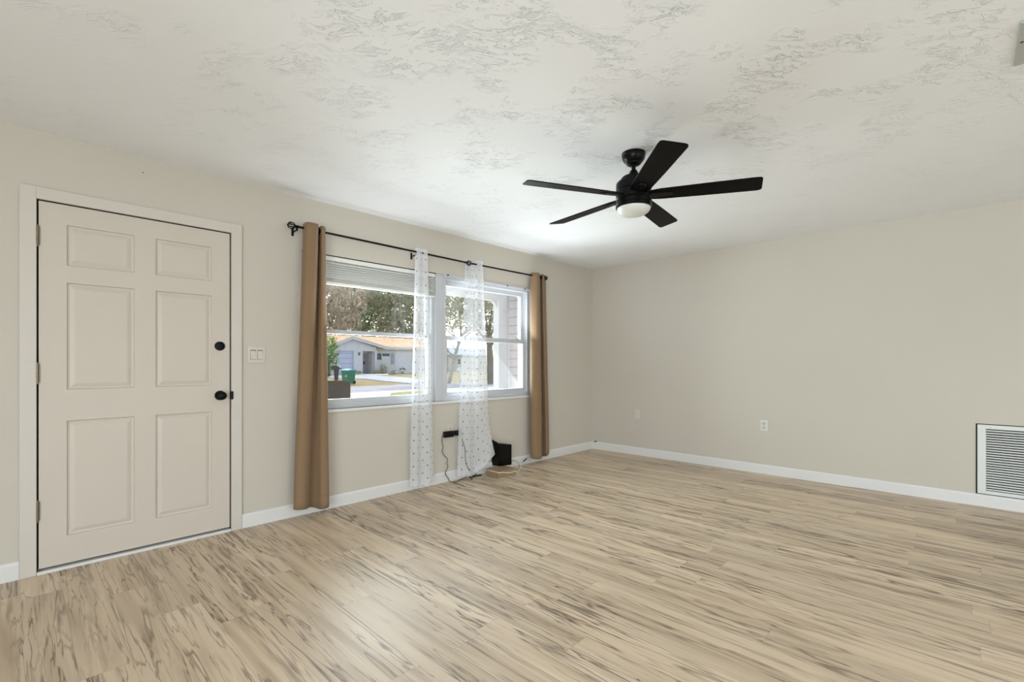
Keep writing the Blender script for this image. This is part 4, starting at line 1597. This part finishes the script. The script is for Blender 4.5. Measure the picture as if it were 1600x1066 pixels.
def mailbox(px, pyb, pyt, pyh, wpx, wtop, mat, mat2, label, taper):
    g = gp(px, pyb)
    d = g.x * FX + g.y * FY
    s = d / FPX
    e = empty('mailbox', g, -math.atan2(FX, FY))
    tag(e, label, 'mailbox')
    hh = (pyb - pyh) * s
    ht = (pyb - pyt) * s
    w_ = wpx * s / 2
    m = MB()
    m.prism([(-w_ * taper, -.06, hh), (w_ * taper, -.06, hh), (wtop * s / 2, -.06, 0), (-wtop * s / 2, -.06, 0)], (0, .12, 0))
    m.build('post', M[mat2], e, local=True)
    m = MB()
    prof = [(-w_, hh), (w_, hh)] + [(w_ * math.cos(t), hh + (ht - hh) * (0.45 + 0.55 * math.sin(t))) for t in [i * math.pi / 8 for i in range(9)]]
    m.prism([(x, -.25, z) for x, z in prof], (0, .5, 0))
    m.build('box', M[mat], e, local=True)
    m = MB()
    m.box(w_, w_ + .03, -.12, .06, hh + (ht - hh) * .4, hh + (ht - hh) * .75)
    m.build('flag', M['paper'], e, local=True)
    return e


mailbox(525.5, 597.5, 571, 577.5, 12.5, 4.5, 'darkbox', 'darkbox', 'dark brown mailbox on a tapered post beside the green trash cart', 0.62)
mailbox(718.5, 597, 574.5, 579.5, 9, 3, 'paper', 'paper', 'white mailbox on a post in front of the small beige house', 0.3)


# ------------------------------------------------------------------ outdoors: plants
def foliage_mb(blobs, n, size, seed, droop=0.0):
    """leaf clusters spread through overlapping ellipsoids"""
    r_ = random.Random(seed)
    m = MB()
    bm = m.bm
    vol = [b[3] * b[4] * b[5] for b in blobs]
    tot = sum(vol)
    for b, vv in zip(blobs, vol):
        for _ in range(int(n * vv / tot)):
            while True:
                x, y, z = r_.uniform(-1, 1), r_.uniform(-1, 1), r_.uniform(-1, 1)
                q = x * x + y * y + z * z
                if 0.25 < q < 1: break
            c_ = Vector((b[0] + x * b[3], b[1] + y * b[4], b[2] + z * b[5]))
            if mnoise.noise(c_ * (0.9 / (size * 3.2))) < -0.12: continue
            a = Vector((r_.gauss(0, 1), r_.gauss(0, 1), r_.gauss(0, 1) - droop)).normalized()
            t = a.cross(Vector((r_.gauss(0, 1), r_.gauss(0, 1), r_.gauss(0, 1)))).normalized()
            s = size * r_.uniform(0.55, 1.3)
            lft = a * s
            wid = t * s * 0.42
            bm.faces.new([bm.verts.new(p_) for p_ in (c_ - lft, c_ + wid, c_ + lft, c_ - wid)])
    return m


def trunk_mb(base, top, r0, r1, limbs, seed):
    r_ = random.Random(seed)
    m = MB()
    base, top = Vector(base), Vector(top)
    mid = base.lerp(top, 0.5) + Vector((r_.uniform(-.1, .1), r_.uniform(-.1, .1), 0)) * (top - base).length * 0.3
    m.tube(spline([base, mid, top], 6), r0, 10, taper=r1)
    for k in range(limbs):
        st = base.lerp(top, r_.uniform(0.45, 0.95))
        L = (top - base).length * r_.uniform(0.5, 0.9)
        a = r_.uniform(0, 6.28)
        en = st + Vector((math.cos(a) * L * .7, math.sin(a) * L * .7, L * r_.uniform(.35, .9)))
        md = st.lerp(en, .5) + Vector((0, 0, -L * .06))
        m.tube(spline([st, md, en], 5), r1 * 0.75, 7, taper=r1 * 0.15)
    return m


def tree(label, base, crown, n, size, leaf, bark, r0, r1, seed, droop=0.0, limbs=7, topz=None, name='tree'):
    e = empty(name, base)
    tag(e, label, 'tree')
    top = Vector((sum(b[0] for b in crown) / len(crown), sum(b[1] for b in crown) / len(crown), topz if topz else min(b[2] for b in crown)))
    trunk_mb(base, top, r0, r1, limbs, seed).build('trunk', M[bark], e, smooth=True)
    foliage_mb(crown, n, size, seed, droop).build('foliage', M[leaf], e)
    return e


def blob(px, py, Y, rx, ry, rz):
    p_ = at(px, py, Y)
    return (p_.x, p_.y, p_.z, rx, ry, rz)


g = lambda px, Y: Vector((at(px, 580, Y).x, Y, 0.0))
tree('tall oak draped in grey moss behind the house at the left of the window', g(518, 61),
     [blob(505, 470, 60, 6.0, 4, 4.5), blob(520, 500, 60, 4.2, 3, 2.6), blob(535, 450, 61, 4.5, 3, 3.5), blob(470, 480, 62, 6, 4, 5), blob(435, 500, 62, 5.5, 4, 4.5), blob(400, 480, 63, 6, 4, 5)], 13500, 0.36, 'leaf_moss', 'bark', .6, .35, 3, droop=1.6)
tree('dark green oak behind the house roof in the left window', g(572, 66),
     [blob(566, 488, 66, 5.2, 4, 4.2), blob(585, 455, 66, 5.5, 4, 4.2), blob(560, 455, 67, 5.0, 4, 4.0), blob(590, 505, 65, 4.2, 3, 2.6), blob(548, 508, 66, 3.6, 3, 2.4)], 9000, 0.34, 'leaf_green', 'bark', .6, .35, 5)
tree('olive mossy oak behind the right end of the orange roof', g(632, 60),
     [blob(625, 490, 60, 4.6, 4, 4.2), blob(645, 470, 60, 5.0, 4, 4.2), blob(640, 515, 59, 5.0, 3, 2.6), blob(660, 495, 60, 5.2, 3, 3.6), blob(612, 450, 61, 4.6, 3, 3.0)], 9000, 0.34, 'leaf_olive', 'bark', .55, .3, 9, droop=0.8)
g1 = gp(701.5, 599)
Yt = g1.y
tree('slender pale trunked tree with bare branches in the right window', g1,
     [blob(700, 485, Yt, 2.3, 2, 1.7), blob(722, 478, Yt, 2.5, 2, 1.9), blob(742, 485, Yt + .5, 2.4, 2, 1.9), blob(710, 455, Yt, 3.0, 2, 1.8), blob(735, 455, Yt, 3.0, 2, 1.8)], 5200, 0.17, 'leaf_olive', 'palebark', .16, .09, 21, limbs=12, topz=at(704, 520, Yt).z)
Yt2 = 24.0
g2 = Vector((at(768, 600, Yt2).x, Yt2, -0.3))
tree('thick dark trunked tree beside the porch post', g2,
     [blob(762, 485, Yt2, 1.7, 2, 2.0), blob(772, 455, Yt2, 2.2, 2, 1.9), blob(752, 465, Yt2 + 1, 1.9, 1.6, 1.8), blob(768, 515, Yt2, 1.2, 1.3, 1.0)], 4200, 0.16, 'leaf_olive', 'bark', .30, .16, 33, limbs=7, topz=at(766, 510, Yt2).z)
gb = gp(514, 588)
Yb = gb.y
e = empty('bush', gb)
tag(e, 'tall bright green bush at the left edge of the window', 'bush')
trunk_mb(gb, at(514, 555, Yb), .12, .06, 6, 4).build('stem', M['bark'], e)
foliage_mb([blob(512, 545, Yb, 1.1, 1, 1.1), blob(513, 560, Yb, 1.0, .9, .9), blob(510, 572, Yb, .9, .8, .8), blob(516, 535, Yb, .7, .7, .7)], 2600, 0.11, 8).build('foliage', M['leaf_bright'], e)
ys_ = HY - 0.9
gs = Vector((at(598, 584, ys_).x, ys_, 0.0))
e = empty('shrub', gs)
tag(e, 'small olive shrub by the window of the house across the street', 'shrub')
trunk_mb(gs, gs + Vector((0, 0, .4)), .06, .04, 4, 6).build('stem', M['bark'], e)
foliage_mb([blob(598, 580, ys_, .55, .45, .35), blob(599, 574.5, ys_, .40, .35, .35)], 700, 0.09, 12).build('foliage', M['leaf_olive'], e)
for px, lab in ((586.5, 'low planting beside the entry column across the street'), (619, 'low flower bed plant right of the olive shrub'), (560, 'low plant between the garage and entry across the street')):
    gs = Vector((at(px, 584, ys_).x, ys_, 0.0))
    e = empty('low_plant', gs)
    tag(e, lab, 'plant')
    foliage_mb([(gs.x, gs.y, .22, .45 if px != 619 else .8, .3, .2)], 260, 0.08, int(px)).build('foliage', M['leaf_olive'], e)
